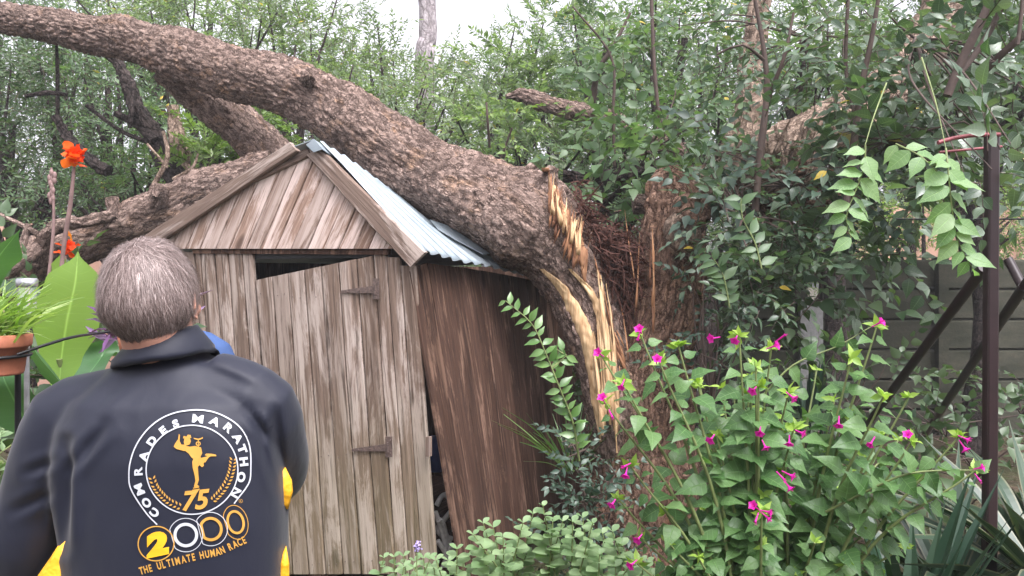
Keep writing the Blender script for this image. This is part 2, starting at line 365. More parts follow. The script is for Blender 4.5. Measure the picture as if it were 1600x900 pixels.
M['l_shrub'] = leafmat('leaf_shrub', (.022, .05, .032), (.040, .074, .048), (.07, .11, .075), .15, .4)
M['l_gloss'] = leafmat('leaf_glossy', (.06, .14, .035), (.10, .20, .05), (.16, .27, .09), .25, .3, .6)
M['l_canna'] = leafmat('leaf_canna', (.17, .28, .06), (.22, .36, .085), (.28, .42, .12), .45, .38, .5, vein=(150, 3.0, .12))
M['l_cannad'] = leafmat('leaf_canna_dark', (.045, .115, .05), (.065, .15, .06), (.09, .19, .08), .3, .42, .5, vein=(150, 3.0, .12))
M['l_yucca'] = leafmat('leaf_yucca', (.018, .040, .024), (.028, .058, .032), (.045, .08, .045), .1, .4, .5, margin=(.12, .13, .075))
M['l_yuccad'] = leafmat('leaf_strap', (.015, .042, .025), (.022, .055, .03), (.035, .075, .04), .1, .4)
M['l_spider'] = leafmat('leaf_spider', (.14, .24, .05), (.22, .34, .09), (.36, .46, .18), .4)
M['l_purple'] = leafmat('leaf_purple', (.085, .035, .10), (.14, .06, .16), (.30, .20, .36), .2, .4)
M['stemg'] = plain('green_stem', (.16, .20, .07), .6)
M['stemb'] = plain('brown_stem', (.075, .05, .04), .8)
M['stemp'] = plain('canna_stalk', (.22, .14, .13), .6)
t = NT('magenta_petal'); M['magenta'] = t.out((.66, .02, .36), .5, .3, None, 0, (.3, (1, 1, 1)))
t = NT('orange_petal'); rnd = t.n('NewGeometry').outputs['Random Per Island']; M['orange'] = t.out(t.ramp(rnd, [(0, (.80, .06, .015)), (.6, (.95, .16, .02)), (1, (.98, .34, .03))]), .5, .3, None, 0, (.35, (1, 1, 1)))
t = NT('lilac_petal'); M['lilac'] = t.out((.42, .34, .62), .6, .3)

# ------------------------------------------------------------------ leaf prototypes and scattering
def leafproto(prof, fold=.25, droop=.25, w=.5, wavy=0):
    n = len(prof); V = []; A = []
    for i, pr in enumerate(prof):
        t_ = i/(n-1); hw = max(pr, .015)*w*.5; z = -droop*t_*t_; wz = wavy*math.sin(i*2.3)
        V += [(-hw, t_, z+fold*hw+wz*hw), (0, t_, z), (hw, t_, z+fold*hw-wz*hw)]; A += [(-1, t_, 0), (0, t_, 0), (1, t_, 0)]
    f = [(i*3+k, i*3+k+1, i*3+k+4, i*3+k+3) for i in range(n-1) for k in range(2)]
    return np.array(V), np.array(f), np.array(A)
SMALL = (np.array([(0,0,0),(.17,.42,.05),(0,1,-.12),(-.17,.42,.05)]), np.array([(0,1,2),(0,2,3)]), np.zeros((4,3)))
ELL = leafproto([0, .72, 1, .82, .38, 0], .3, .25, .48)
OVATE = leafproto([0, .75, 1, .86, .58, .25, 0], .28, .3, .60, .08)
HEART = leafproto([.10, .86, 1, .90, .68, .42, .18, 0], .22, .38, .74, .12)
ROUND = leafproto([.05, .62, .95, 1, .75, .1], .25, .18, .72)
def frames(d, n):
    d = d/np.linalg.norm(d, axis=1, keepdims=True); n = n-(n*d).sum(1, keepdims=True)*d; n /= np.linalg.norm(n, axis=1, keepdims=True)+1e-9
    x = np.cross(d, n); return np.stack([x, d, n], -1)      # columns
def inst(mb, proto, pos, fr, sc_, mat=0):
    V, f, A = proto; k = len(V); N = len(pos)
    VV = np.einsum('nij,kj->nki', fr, V)*sc_[:, None, None]+pos[:, None]
    ff = (f[None]+(np.arange(N)*k)[:, None, None]).reshape(-1, f.shape[1])
    mb.add(VV.reshape(-1, 3), ff, mat, np.tile(A, (N, 1)))
def sprayproto(leaf, nl, ll, ang=50, pair=False, bend=.25, jit=.25, seed=0, term=True):
    """unit-long twig with leaves: list of (V, F, A, mat)"""
    r = np.random.default_rng(seed); pos = []; d = []; nn = []; s = []
    def cp(t_): return np.array([0.06*math.sin(t_*3+seed), t_, -bend*t_*t_])
    for i in range(nl):
        t_ = .12+.86*i/(nl-1)
        for sd_ in ((-1, 1) if pair else ((-1 if i % 2 else 1),)):
            a_ = R(ang+r.normal()*12)*sd_; pos.append(cp(t_)); d.append([math.sin(a_), math.cos(a_), r.normal()*jit-.15]); nn.append([r.normal()*jit, r.normal()*jit, 1]); s.append(ll*(1-.35*t_)*r.uniform(.75, 1.15))
    if term: pos.append(cp(1)); d.append([0, 1, -.3]); nn.append([0, 0, 1]); s.append(ll*.8)
    m = MB(); inst(m, leaf, np.array(pos), frames(np.array(d, float), np.array(nn, float)), np.array(s))
    V = np.concatenate(m.v); A = np.concatenate(m.a); f = m.g[0][0]
    sv = []; sf = []; k = 5
    for i in range(k):
        c = cp(i/(k-1)); wd = .008*(1-.6*i/(k-1)); sv += [c+[-wd, 0, 0], c+[wd, 0, 0], c+[0, 0, wd*1.6]]
    for i in range(k-1):
        for q in range(3): sf.append((i*3+q, i*3+(q+1) % 3, i*3+3+(q+1) % 3, i*3+3+q))
    return [(V, f, A, 0), (np.array(sv), np.array(sf), np.zeros((len(sv), 3)), 1)]
FINE = [sprayproto(SMALL, 15, .23, 52, False, .3, .35, s) for s in range(5)]
FINE2 = [sprayproto(SMALL, 11, .30, 48, True, .25, .4, s+9) for s in range(4)]
BROAD = [sprayproto(ELL, 9, .30, 50, False, .35, .4, s+20) for s in range(5)]
BROADP = [sprayproto(OVATE, 7, .36, 55, False, .45, .35, s+30) for s in range(4)]
def sprays(mb, protos, pos, d, n, s, m0=0, m1=1):
    pos = np.asarray(pos, float); fr = frames(np.asarray(d, float), np.asarray(n, float)); idx = rng.integers(0, len(protos), len(pos))
    for q, pr in enumerate(protos):
        k = idx == q
        if k.any():
            for V, f, A, m in pr: inst(mb, (V, f, A), pos[k], fr[k], np.asarray(s)[k], m1 if m else m0)
def blobpts(blobs, dens, clump=.55, thr=-.05):
    """points in ellipsoids (px, py, Y, rx, ry, depth m); returns positions and outward directions"""
    PP = []; DD = []
    for (px, py, Y, rx, ry, dp) in blobs:
        c = np.array(P(px, py, Y)); r = np.array([W(rx, Y), dp, W(ry, Y)]); n = int(dens*(r[0]*r[2])*3.1+6)
        k = 0
        while k < n:
            v = rng.normal(size=3); v /= np.linalg.norm(v); q = v*(rng.random()**.45); p = c+q*r*(1+.25*noise.noise(Vector(v*2+c)))
            if noise.noise(Vector(p/clump)) < thr and rng.random() < .85: k += .35; continue
            PP.append(p); DD.append(v); k += 1
    return np.array(PP), np.array(DD)
def foliage(mb, blobs, dens, protos, size, clump=.55, thr=-.05, droop=.2, m0=0, m1=1, up=.5):
    p, v = blobpts(blobs, dens, clump, thr); n = len(p)
    d = v*.7+rng.normal(size=(n, 3))*.65+np.array([0, 0, up-droop]); nr = rng.normal(size=(n, 3))*.45+np.array([0, -.25, 1])
    sprays(mb, protos, p, d, nr, size*rng.uniform(.65, 1.25, n), m0, m1)

exec_order = 'structure first, then trees, shed, people, plants'
# ------------------------------------------------------------------ ground
m = MB(); N = 90; xs = np.linspace(-45, 45, N); ys = np.linspace(-8, 82, N); V = []
for y in ys:
    for x in xs: V.append((x, y, .04*noise.noise(Vector((x*.5, y*.5, 0)))-.02))
m.add(V, [(i*N+k, i*N+k+1, (i+1)*N+k+1, (i+1)*N+k) for i in range(N-1) for k in range(N-1)])
tag(m.build('ground', M['soil']), kind='structure')

# ------------------------------------------------------------------ bark displacement
def mkdisp(a1, s1, st, a2=.02, s2=5):
    def f(q, th, s):
        wq = noise.noise_vector(q*11)*.4; v = noise.voronoi(Vector((q.x*s1+wq.x, q.y*s1+wq.y, q.z*s1*st+wq.z)))[0]; cr = min((v[1]-v[0])*2.4, 1.0)*(.75+.35*noise.noise(q*9))
        return a1*(cr-.5)+a1*.5*noise.noise(Vector((q.x*s1*2.3, q.y*s1*2.3, q.z*s1*st*2.3)))+a2*noise.noise(Vector((q.x*s2, q.y*s2, q.z*s2*.6)))
    return f
D1 = mkdisp(.019, 30, .32, .045, 4); D2 = mkdisp(.026, 22, .12, .035, 5); D3 = mkdisp(.02, 26, .4, .03, 6)

# ------------------------------------------------------------------ the split tree
base = P(1005, 880, 4.4); base.z = 0
tree = empty('broken_tree', base, 'big flaky-barked tree split at its base, its main trunk fallen left across the shed roof', 'tree')
mt = MB()
path = [(-170, 16, 6.9, 19), (-60, 20, 6.5, 21), (40, 35, 6.2, 25), (140, 50, 5.9, 30), (250, 76, 5.6, 37), (330, 102, 5.35, 42), (420, 130, 5.15, 45), (500, 160, 4.95, 47), (560, 200, 4.85, 52), (630, 250, 4.7, 58), (700, 291, 4.6, 61), (772, 321, 4.5, 68), (830, 352, 4.42, 80), (880, 407, 4.38, 60), (921, 488, 4.34, 49), (950, 575, 4.32, 44), (968, 670, 4.34, 50), (980, 760, 4.4, 50)]
tube(mt, [P(a, b, Y) for a, b, Y, r_ in path], [W(r_, Y) for a, b, Y, r_ in path], 150, .012, D1)
fallen = mt.build('fallen_trunk', M['bark'], tree)
ms = MB()
path = [(1010, 960, 4.45, 125), (1008, 900, 4.45, 100), (1005, 820, 4.45, 86), (1003, 720, 4.43, 82), (1006, 630, 4.43, 78), (1012, 560, 4.43, 72), (1030, 500, 4.43, 62), (1042, 440, 4.43, 56), (1046, 380, 4.43, 50), (1052, 325, 4.45, 44), (1045, 285, 4.46, 36), (1040, 262, 4.46, 20)]
tube(ms, [P(a, b, Y) for a, b, Y, r_ in path], [W(r_, Y) for a, b, Y, r_ in path], 130, .012, D2)
# side burl where a limb was cut
V, f = ellip(P(1075, 340, 4.2), (.10, .10, .13)); V = np.array(V)
V += np.array([[.015*noise.noise(Vector(v)*14)]*3 for v in V]); ms.add(V, f, 0, V)
tube(ms, [P(1065, 350, 4.25), P(1085, 335, 4.1), P(1092, 330, 4.04)], [.10, .085, .07], 40, .012, D3)
stump = ms.build('stump', M['barkstump'], tree)
mm = MB(); kc = P(1066, 362, 4.06); kd = (Vector((0, 0, CZ))-kc).normalized(); kx = kd.cross(Vector((0, 0, 1))).normalized(); ky = kx.cross(kd)
V = []; A = []
for ri, (rr_, dz) in enumerate(((0, -.030), (.018, -.030), (.032, -.024), (.044, -.026), (.052, -.006), (.064, .0), (.086, -.022), (.115, -.085))):
    for k in range(40):
        a = 2*math.pi*k/40; q_ = rr_*(1+.14*noise.noise(Vector((math.cos(a)*1.5, math.sin(a)*1.5, ri*.4)))); p_ = kc+kx*(math.cos(a)*q_*.85)+ky*(math.sin(a)*q_*1.05)+kd*(dz+.006*noise.noise(Vector((math.cos(a)*3*q_*20, math.sin(a)*3*q_*20, 2)))); V.append(tuple(p_)); A.append((math.cos(a)*q_, math.sin(a)*q_, q_*3))
mm.add(V, [(i*40+k, i*40+(k+1) % 40, (i+1)*40+(k+1) % 40, (i+1)*40+k) for i in range(7) for k in range(40)], 0, A); mm.build('limb_scar', M['barktan'], tree)
# broken crown of the fallen trunk (ragged shoulder)
mk = MB()
for (a, b, Y, r_, a2, b2) in ((815, 290, 4.4, 34, 838, 262), (850, 300, 4.3, 30, 866, 262), (790, 300, 4.45, 30, 800, 274), (868, 330, 4.3, 30, 886, 300)):
    tube(mk, [P(a, b+30, Y), P(a, b, Y), P(a2, b2, Y)], [W(r_*1.3, Y), W(r_, Y), W(r_*.35, Y)], 40, .012, D1)
mk.build('bark_shoulder', M['bark'], tree); mk = MB(); tube(mk, [P(478, 128, 4.8), P(482, 118, 4.66), P(483, 116, 4.62)], [.05, .035, .024], 24, .012, D3)
mk.build('knot', M['bark'], tree)
def bvh_of(*objs):
    V = []; f = []
    for o in objs:
        k = len(V); mw = o.matrix_basis.translation.copy(); pp = o.parent
        while pp: mw += pp.matrix_basis.translation; pp = pp.parent
        V += [v.co+mw for v in o.data.vertices]; f += [tuple(i+k for i in p.vertices) for p in o.data.polygons]
    return BVHTree.FromPolygons(V, f)
def cast(bvh, px, py, off=.003, default=None):
    d = Vector(((px-800)/F, 1, -(py-HY)/F)).normalized(); h = bvh.ray_cast(Vector((0, 0, CZ)), d)
    if h[0] is None: return default
    nn = h[1] if h[1].dot(d) < 0 else -h[1]
    return h[0]+nn*off
tb = bvh_of(fallen, stump)
def surfstrip(mb, pts, wid, mat=0, off=.008, th=.02, jag=.25, n=26):
    """torn wood strip lying on the trunk surface: pixel path, px widths"""
    c, w_ = catmull([Vector((a, b, 0)) for a, b in pts], wid, 4); V = []; A = []; last = 4.2
    for i, q in enumerate(c):
        j1 = w_[i]*.5*(1+jag*noise.noise(Vector((q.y*.09, 1, 3)))); j2 = w_[i]*.5*(1+jag*noise.noise(Vector((q.y*.09, 5, 3))))
        for k in range(7):
            x = q.x-j1+(j1+j2)*k/6; h = cast(tb, x, q.y, 0)
            Y = h.y if h is not None else last
            last = Y; ridge = .012*noise.noise(Vector((k*1.9, q.y*.02, 7)))-(.0 if 0 < k < 6 else th)
            V.append(P(x, q.y, Y-off-ridge-.006)); A.append((V[-1].x, V[-1].y*.3, V[-1].z))
    m_ = 7; f = [(i*m_+k, i*m_+k+1, (i+1)*m_+k+1, (i+1)*m_+k) for i in range(len(c)-1) for k in range(6)]
    mb.add([tuple(v) for v in V], f, mat, A)
mm = MB()
def tw():
    global mm
    mm.build('torn_wood', M['torn'], tree); mm = MB()
surfstrip(mm, [(846, 420), (876, 448), (902, 492), (922, 545), (930, 610), (938, 690)], [8, 20, 26, 26, 18, 4]); tw()
surfstrip(mm, [(890, 420), (925, 460), (942, 515), (950, 580), (954, 640)], [6, 14, 16, 12, 3]); tw()
surfstrip(mm, [(862, 284), (872, 320), (890, 352), (908, 384)], [8, 20, 18, 8]); tw()
surfstrip(mm, [(852, 262), (864, 300), (884, 345), (908, 392), (914, 440)], [12, 20, 24, 20, 5]); mm.build('torn_face', M['heart'], tree); mm = MB()
# loose splinters standing off the break
def splinter(mb, p0, p1, w0, Y0, Y1, mat=0, bend=0):
    a = P(*p0, Y0); b = P(*p1, Y1); mid = a.lerp(b, .55)+Vector((bend, random.uniform(-.03, .03), 0)); r_ = W(w0, Y0)*.5
    q1 = a.lerp(b, -.25)+Vector((0, .05, 0)); tube(mb, [q1, a, mid, b], [r_*.2, r_*.9, r_*.6, r_*.05], 7, .02, lambda q, th, s: r_*.9*noise.noise(Vector((math.cos(th)*1.6, math.sin(th)*1.6, s*9+p0[0]))), mat, flat=.45)
mm = MB()
for k in range(30):
    x0 = random.uniform(950, 982); y0 = random.uniform(530, 640); splinter(mm, (x0, y0), (x0-random.uniform(5, 45), y0-random.uniform(50, 165)), random.uniform(2, 6.5), 4.16, 4.24, 0, random.uniform(-.02, .03))
for k in range(6):
    x0 = random.uniform(985, 1022); y0 = random.uniform(400, 560); splinter(mm, (x0, y0), (x0-random.uniform(-8, 16), y0-random.uniform(40, 110)), random.uniform(2, 6), 4.2, 4.25, 0)
for k in range(34):
    x0 = random.uniform(862, 920); t_ = (x0-862)/43; y0 = 300+t_*75+random.uniform(-12, 22); splinter(mm, (x0-6, y0+20), (x0+random.uniform(-10, 14), y0-random.uniform(15, 45)), random.uniform(2, 6), 4.12, 4.16, 0)
mm.build('splinters', M['heart'], tree)
mm = MB()
for k in range(14):
    x0 = random.uniform(935, 968); splinter(mm, (x0, 600+random.uniform(-40, 60)), (x0-random.uniform(8, 24), 430+random.uniform(-15, 90)), random.uniform(4, 11), 4.1, 4.16, 0, random.uniform(0, .02))
for k in range(16):
    x0 = random.uniform(862, 905); y0 = 320+(x0-860)*1.6; splinter(mm, (x0, y0), (x0+random.uniform(-8, 8), y0-random.uniform(20, 60)), random.uniform(3, 8), 4.1, 4.14, 0)
mm.build('pale_splinters', M['torn'], tree)
mm = MB()
for k in range(2200):
    t_ = random.random(); px = 893+t_*100+random.gauss(0, 8); py = 330+t_*80+random.gauss(0, 24)+30*math.sin(t_*3.1); Y = random.uniform(4.2, 4.6); L = random.uniform(.04, .16)
    d = Vector((random.gauss(.5, .6), random.gauss(0, .5), random.gauss(-.5, .6))).normalized(); a = P(px, py, Y); s_ = Vector((random.gauss(0, 1), random.gauss(0, 1), random.gauss(0, 1)))
    ribbon(mm, [a, a+d*L*.5+s_*.012, a+d*L], [.006, .009, .002], s_, 0, 0, 0, .04, cols=1)
for k in range(500):
    px = random.uniform(945, 1000); py = random.uniform(400, 560); a = P(px, py, random.uniform(4.2, 4.5)); L = random.uniform(.08, .2)
    ribbon(mm, [a, a+Vector((random.gauss(0, .02), 0, L*.5)), a+Vector((random.gauss(0, .04), 0, L))], [.006, .006, .002], (1, random.gauss(0, 1), 0), 0, 0, 0, .06, cols=1)
mm.build('bark_fibres', M['fibre'], tree)

# other fallen logs
def log(name, path, mat, label, cat='log', group=None, disp=D3, seg=70, step=.016, stubs=(), parent=None):
    o = empty(name, P(*path[len(path)//2][:3]), label, cat, group)
    mb_ = MB(); tube(mb_, [P(a, b, Y) for a, b, Y, r_ in path], [W(r_, Y) for a, b, Y, r_ in path], seg, step, disp); mb_.build('trunk', mat, o)
    for st in stubs:
        mb_ = MB(); tube(mb_, [P(a, b, Y) for a, b, Y, r_ in st], [W(r_, Y) for a, b, Y, r_ in st], 24, .02, D3 if st[0][3] > 12 else None); mb_.build('branch', mat, o)
    return o
log('fallen_log', [(262, 112, 6.0, 26), (300, 138, 5.9, 30), (345, 170, 5.8, 33), (395, 215, 5.7, 33), (450, 275, 5.6, 34), (500, 330, 5.5, 34)], M['bark'], 'thick flaky limb dropping behind the shed from under the fallen trunk', 'log', 'fallen limbs behind the shed')
log('fallen_log', [(-60, 470, 5.4, 42), (30, 425, 5.3, 40), (110, 385, 5.2, 37), (190, 355, 5.15, 34), (260, 322, 5.1, 32), (340, 290, 5.1, 32), (430, 262, 5.1, 28)], M['bark'], 'gnarled grey log low behind the man, leaning up to the left eave of the shed', 'log', 'fallen limbs behind the shed',
    stubs=[[(170, 350, 5.05, 15), (178, 330, 5.0, 12), (176, 308, 5.0, 9)], [(245, 320, 4.95, 15), (250, 302, 4.92, 14), (243, 296, 4.85, 12)], [(60, 410, 5.0, 13), (72, 372, 4.95, 12), (100, 350, 4.9, 10), (140, 345, 4.9, 9), (180, 332, 4.9, 9)], [(70, 380, 5.0, 12), (45, 400, 4.9, 11), (10, 425, 4.9, 11)], [(70, 375, 4.95, 7), (50, 360, 4.9, 4), (0, 335, 4.9, 3)], [(20, 440, 5.0, 7), (30, 400, 4.9, 6), (45, 350, 4.9, 5)]])
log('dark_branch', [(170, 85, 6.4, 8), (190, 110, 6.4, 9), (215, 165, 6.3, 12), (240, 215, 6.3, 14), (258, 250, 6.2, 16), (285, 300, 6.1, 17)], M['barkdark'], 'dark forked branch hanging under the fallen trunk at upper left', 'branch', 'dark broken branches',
    stubs=[[(180, 177, 6.3, 5), (215, 195, 6.3, 7), (243, 222, 6.2, 9)], [(208, 130, 6.3, 5), (205, 175, 6.2, 4), (203, 200, 6.2, 3)], [(135, 165, 6.4, 3), (190, 205, 6.3, 3), (240, 225, 6.2, 4)]])
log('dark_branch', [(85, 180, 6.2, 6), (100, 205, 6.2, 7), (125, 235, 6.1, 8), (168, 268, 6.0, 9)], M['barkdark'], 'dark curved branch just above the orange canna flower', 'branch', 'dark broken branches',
    stubs=[[(40, 150, 6.2, 3), (75, 145, 6.2, 4), (105, 148, 6.2, 3)], [(88, 60, 6.2, 2), (90, 120, 6.2, 3), (90, 180, 6.2, 3)]])
log('bare_branch', [(240, 290, 5.3, 4), (262, 245, 5.3, 4), (255, 205, 5.3, 2.5)], M['barktan'], 'thin bare grey twig fork left of the shed peak', 'branch', None, None, 10, .05,
    stubs=[[(270, 280, 5.3, 2.5), (300, 262, 5.3, 2.5), (310, 240, 5.3, 1.5)], [(262, 262, 5.3, 2.5), (230, 225, 5.3, 2)]])
log('shattered_stem', [(268, 165, 6.6, 9), (275, 205, 6.6, 12), (285, 250, 6.5, 17), (298, 300, 6.4, 22)], M['barktan'], 'short shattered pale stem between the dark branch and the shed', 'branch')
# right-hand trunk, tan where the bark is off
rt = log('fallen_tree', [(1030, 330, 4.8, 24), (1060, 305, 4.75, 34), (1120, 290, 4.7, 40), (1180, 258, 4.7, 44), (1250, 225, 5.0, 42), (1330, 178, 5.2, 38), (1400, 125, 5.5, 36), (1450, 60, 5.8, 34), (1490, -30, 6.2, 30)], M['barktan'], 'pale tan trunk fallen to the upper right behind the leafy branches', 'fallen tree',
    stubs=[[(1150, 255, 5.1, 34), (1165, 200, 5.2, 26), (1170, 140, 5.3, 20), (1180, 70, 5.4, 18), (1195, -30, 5.5, 15)]])
mm = MB()
for k in range(60):
    x0 = random.uniform(1170, 1250); y0 = random.uniform(250, 330); splinter(mm, (x0, y0), (x0+random.uniform(30, 110), y0+random.uniform(-20, 90)), random.uniform(6, 18), 4.75, random.uniform(4.5, 4.8), 0, 0)
mm.build('splintered_end', M['barkstump'], rt)
mm = MB()
for k in range(14):
    x0 = random.uniform(1185, 1270); y0 = random.uniform(190, 270); splinter(mm, (x0, y0+30), (x0+random.uniform(-10, 40), y0-random.uniform(10, 40)), random.uniform(6, 14), 4.4, 4.45, 0, 0)
mm.build('pale_splinters', M['barktan'], rt)
log('fallen_branch', [(790, 152, 6.6, 3), (815, 150, 6.6, 12), (850, 160, 6.5, 14), (890, 170, 6.5, 14), (960, 190, 6.4, 14), (1010, 215, 6.4, 12), (1080, 240, 6.3, 14)], M['bark'], 'pale broken branch end lying among the leaves above the stump', 'branch')
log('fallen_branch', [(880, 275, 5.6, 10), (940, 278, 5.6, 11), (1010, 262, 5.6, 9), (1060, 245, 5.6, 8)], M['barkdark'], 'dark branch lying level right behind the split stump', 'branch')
log('fallen_branch', [(990, 320, 4.9, 16), (1020, 318, 4.9, 18), (1060, 300, 4.9, 18)], M['bark'], 'short thick bark-covered piece wedged behind the upright stem', 'branch')

# ------------------------------------------------------------------ shed
ca, sa = math.cos(R(22)), math.sin(R(22)); C0 = P(655, 425, 3.85)
fu = Vector((ca, -sa, 0)); fn = Vector((-sa, -ca, 0))           # along the front to the right; outward normal
def FP(px, py, off=0.0):
    r_ = (px-800)/F; o = C0+fn*off
    # (o + t*fu).x = r*(o+t*fu).y
    t_ = (r_*o.y-o.x)/(fu.x-r_*fu.y); Y = o.y+t_*fu.y
    return P(px, py, Y)
sdir = Vector((math.sin(R(29)), math.cos(R(29)), 0)); sn_ = Vector((sdir.y, -sdir.x, 0))
S0 = P(645, 425, 3.87)
def SP(px, py, off=0.0):
    r_ = (px-800)/F; o = S0+sn_*off; t_ = (r_*o.y-o.x)/(sdir.x-r_*sdir.y); return P(px, py, o.y+t_*sdir.y)
q = FP(450, 425); shed = empty('wooden_shed', (q.x, q.y, 0), 'small weathered plank shed with a tin gable roof crushed under the fallen trunk', 'shed')
def lean(x440, y): return x440+.072*(y-440)
BY = 905
mf = MB()
xs_l = [262, 284, 306, 316, 338, 359, 381, 398]
for a, b in zip(xs_l[:-1], xs_l[1:]):
    board(mf, FP(lean(a+.9, BY), BY), FP(lean(b-.9, BY), BY), FP(lean(b-.9, 394), 394), FP(lean(a+.9, 394), 394), fn, .02)
xs_r = [586, 606, 627, 650]
for i, (a, b) in enumerate(zip(xs_r[:-1], xs_r[1:])):
    ty = [398, 402, 415][i]
    board(mf, FP(lean(a+.6, BY), BY), FP(lean(b-.6, BY), BY), FP(lean(b-.6, ty), ty), FP(lean(a+.6, ty), ty), fn, .02)
mf.build('front_wall', M['plank'], shed, False)
md = MB(); xs_d = [399, 425, 450, 476, 503, 531, 559, 585]
for a, b in zip(xs_d[:-1], xs_d[1:]):
    ta = 438-(a-398)*.205; tb_ = 438-(b-398)*.205
    board(md, FP(lean(a+.8, BY-8), BY-8, .012), FP(lean(b-1.1, BY-8), BY-8, .012), FP(lean(b-1.1, tb_), tb_, .012), FP(lean(a+.8, ta), ta, .012), fn, .018, wav=.003)
for row in (462, 712, 880):
    for a in (399, 425, 450, 476, 503, 531, 559):
        for da in (6, 17):
            if row < 880 and a > 520: continue
            V, f = ellip(FP(lean(a+da+random.uniform(-1.5, 1.5), row), row+random.uniform(-4, 4), .0135), (.0028, .0028, .0028), None, 7, 5); md.add(V, f, 1, V)
door = md.build('door', [M['plank'], M['iron']], shed, False)
for hy, tipx, plx in ((452, 533, 586), (699, 550, 606)):
    mh = MB(); o1 = .022
    a, b, c_, d_ = FP(tipx, hy+2, o1), FP(tipx, hy+6, o1), FP(plx, hy+6, o1), FP(plx, hy-6, o1)
    pts = [a, b, c_, d_]; V = [tuple(p+fn*z) for z in (0, .004) for p in pts]
    mh.add(V, [(0,1,2,3),(7,6,5,4),(0,4,5,1),(1,5,6,2),(2,6,7,3),(3,7,4,0)])
    a = FP(plx-3, hy+15, .024); b = FP(plx+7, hy+15, .024); mh_h = FP(plx-3, hy-17, .024)-a
    box(mh, a, b-a, mh_h, fn*.005)
    tube(mh, [FP(plx, hy+8, .031), FP(plx, hy-8, .031)], [.006, .006], 10, .02)
    for (bx_, by_) in ((tipx+10, hy+4), (tipx+28, hy+2), (plx+4, hy-11), (plx+4, hy+9)):
        V, f = ellip(FP(bx_, by_, .029), (.004, .004, .004), None, 8, 6); mh.add(V, f, 0, V)
    mh.build('hinge', M['iron'], door, False)
mg = MB()
# gable triangle, planks leaning to the right as the frame racked
def gtop(x):  # lower edges of the bargeboards
    return max(388-(x-232)*.665, 240+(x-488)*.98 if x > 484 else 0)
def gab_y(xb, k=.43):
    # intersection of leaning line from (xb,388) with gable outline, returns (x, y)
    y = 388
    while y > 225:
        x = xb+(388-y)*k
        if y <= gtop(x): break
        y -= 1
    return xb+(388-y)*k, y
xsg = [246, 268, 290, 312, 336, 358, 384, 407, 430, 455, 480, 505, 528, 552, 575, 600, 622]
for a, b in zip(xsg[:-1], xsg[1:]):
    a += random.uniform(-2, 2)*0; xa, ya = gab_y(a+.5); xb, yb = gab_y(b-.5)
    if b > 600: xb, yb = b-.5, 384
    board(mg, FP(a+.5, 388.5, .03), FP(b-.5, 388.5, .03), FP(xb, yb, .03), FP(xa, ya, .03), fn, .018, jit=.003)
mg.build('gable', M['gable'], shed, False)
mm = MB()
def bargeboard(p, off, th=.028, name='bargeboard', mat='barge'):
    m_ = MB(); q = [FP(a, b, off) for a, b in p]; board(m_, q[0], q[1], q[2], q[3], fn, th, ch=.004, jit=0); return m_.build(name, M[mat], shed, False)
bargeboard([(250, 378), (224, 368), (452, 222), (464, 236)], .07)
bargeboard([(640, 418), (664, 394), (500, 232), (477, 242)], .065)
bargeboard([(398, 284), (388, 272), (478, 230), (486, 243)], .045, .03, 'rafter')
# beam over the door, dark lintel
mm = MB(); a, b, c_, d_ = FP(300, 396, .012), FP(606, 398, .012), FP(606, 389, .012), FP(300, 389, .012); board(mm, a, b, c_, d_, fn, .03)
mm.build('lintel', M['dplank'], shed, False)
mm = MB(); a, b, c_, d_ = FP(384, 405, -.02), FP(580, 402, -.02), FP(580, 391, -.02), FP(384, 391, -.02); board(mm, a, b, c_, d_, fn, .03)
mm.build('crossbar', M['black'], shed, False)
mm = MB(); box(mm, FP(668, 712, .03), FP(675, 712, .03)-FP(668, 712, .03), Vector((0, 0, W(30, 3.85))), fn*.02); mm.build('latch_block', M['barge'], shed, False)
# side wall, slumped outward
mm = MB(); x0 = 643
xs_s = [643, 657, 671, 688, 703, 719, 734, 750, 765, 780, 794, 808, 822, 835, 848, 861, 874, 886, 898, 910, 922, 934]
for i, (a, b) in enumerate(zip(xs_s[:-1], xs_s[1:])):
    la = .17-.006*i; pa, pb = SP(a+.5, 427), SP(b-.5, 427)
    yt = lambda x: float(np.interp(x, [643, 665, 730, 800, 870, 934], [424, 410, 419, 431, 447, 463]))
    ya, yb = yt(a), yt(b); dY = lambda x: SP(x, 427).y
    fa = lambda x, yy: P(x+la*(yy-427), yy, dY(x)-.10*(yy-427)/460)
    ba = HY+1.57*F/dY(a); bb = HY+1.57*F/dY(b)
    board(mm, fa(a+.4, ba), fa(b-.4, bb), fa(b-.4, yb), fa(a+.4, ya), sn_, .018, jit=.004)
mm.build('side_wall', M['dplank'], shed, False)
mm = MB()
e0 = FP(262, 400); e1 = Vector((e0.x, e0.y, 0)); bk0 = e1+sdir*2.0; c0_ = Vector((C0.x, C0.y, 0)); bk1 = c0_+sdir*2.0
def wallb(mb, p0, p1, h, n_, nb):
    for i in range(nb):
        a = p0.lerp(p1, (i+.01)/nb); b = p0.lerp(p1, (i+.99)/nb); board(mb, a, b, b+Vector((0, 0, h)), a+Vector((0, 0, h)), n_, .018)
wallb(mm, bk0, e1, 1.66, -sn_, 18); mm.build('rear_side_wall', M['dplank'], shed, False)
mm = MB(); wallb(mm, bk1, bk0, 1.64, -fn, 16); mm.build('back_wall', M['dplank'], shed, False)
mm = MB(); box(mm, c0_+Vector((0, 0, .02)), e1-c0_, sdir*2, Vector((0, 0, .02))); mm.build('shed_floor', M['dplank'], shed, False)
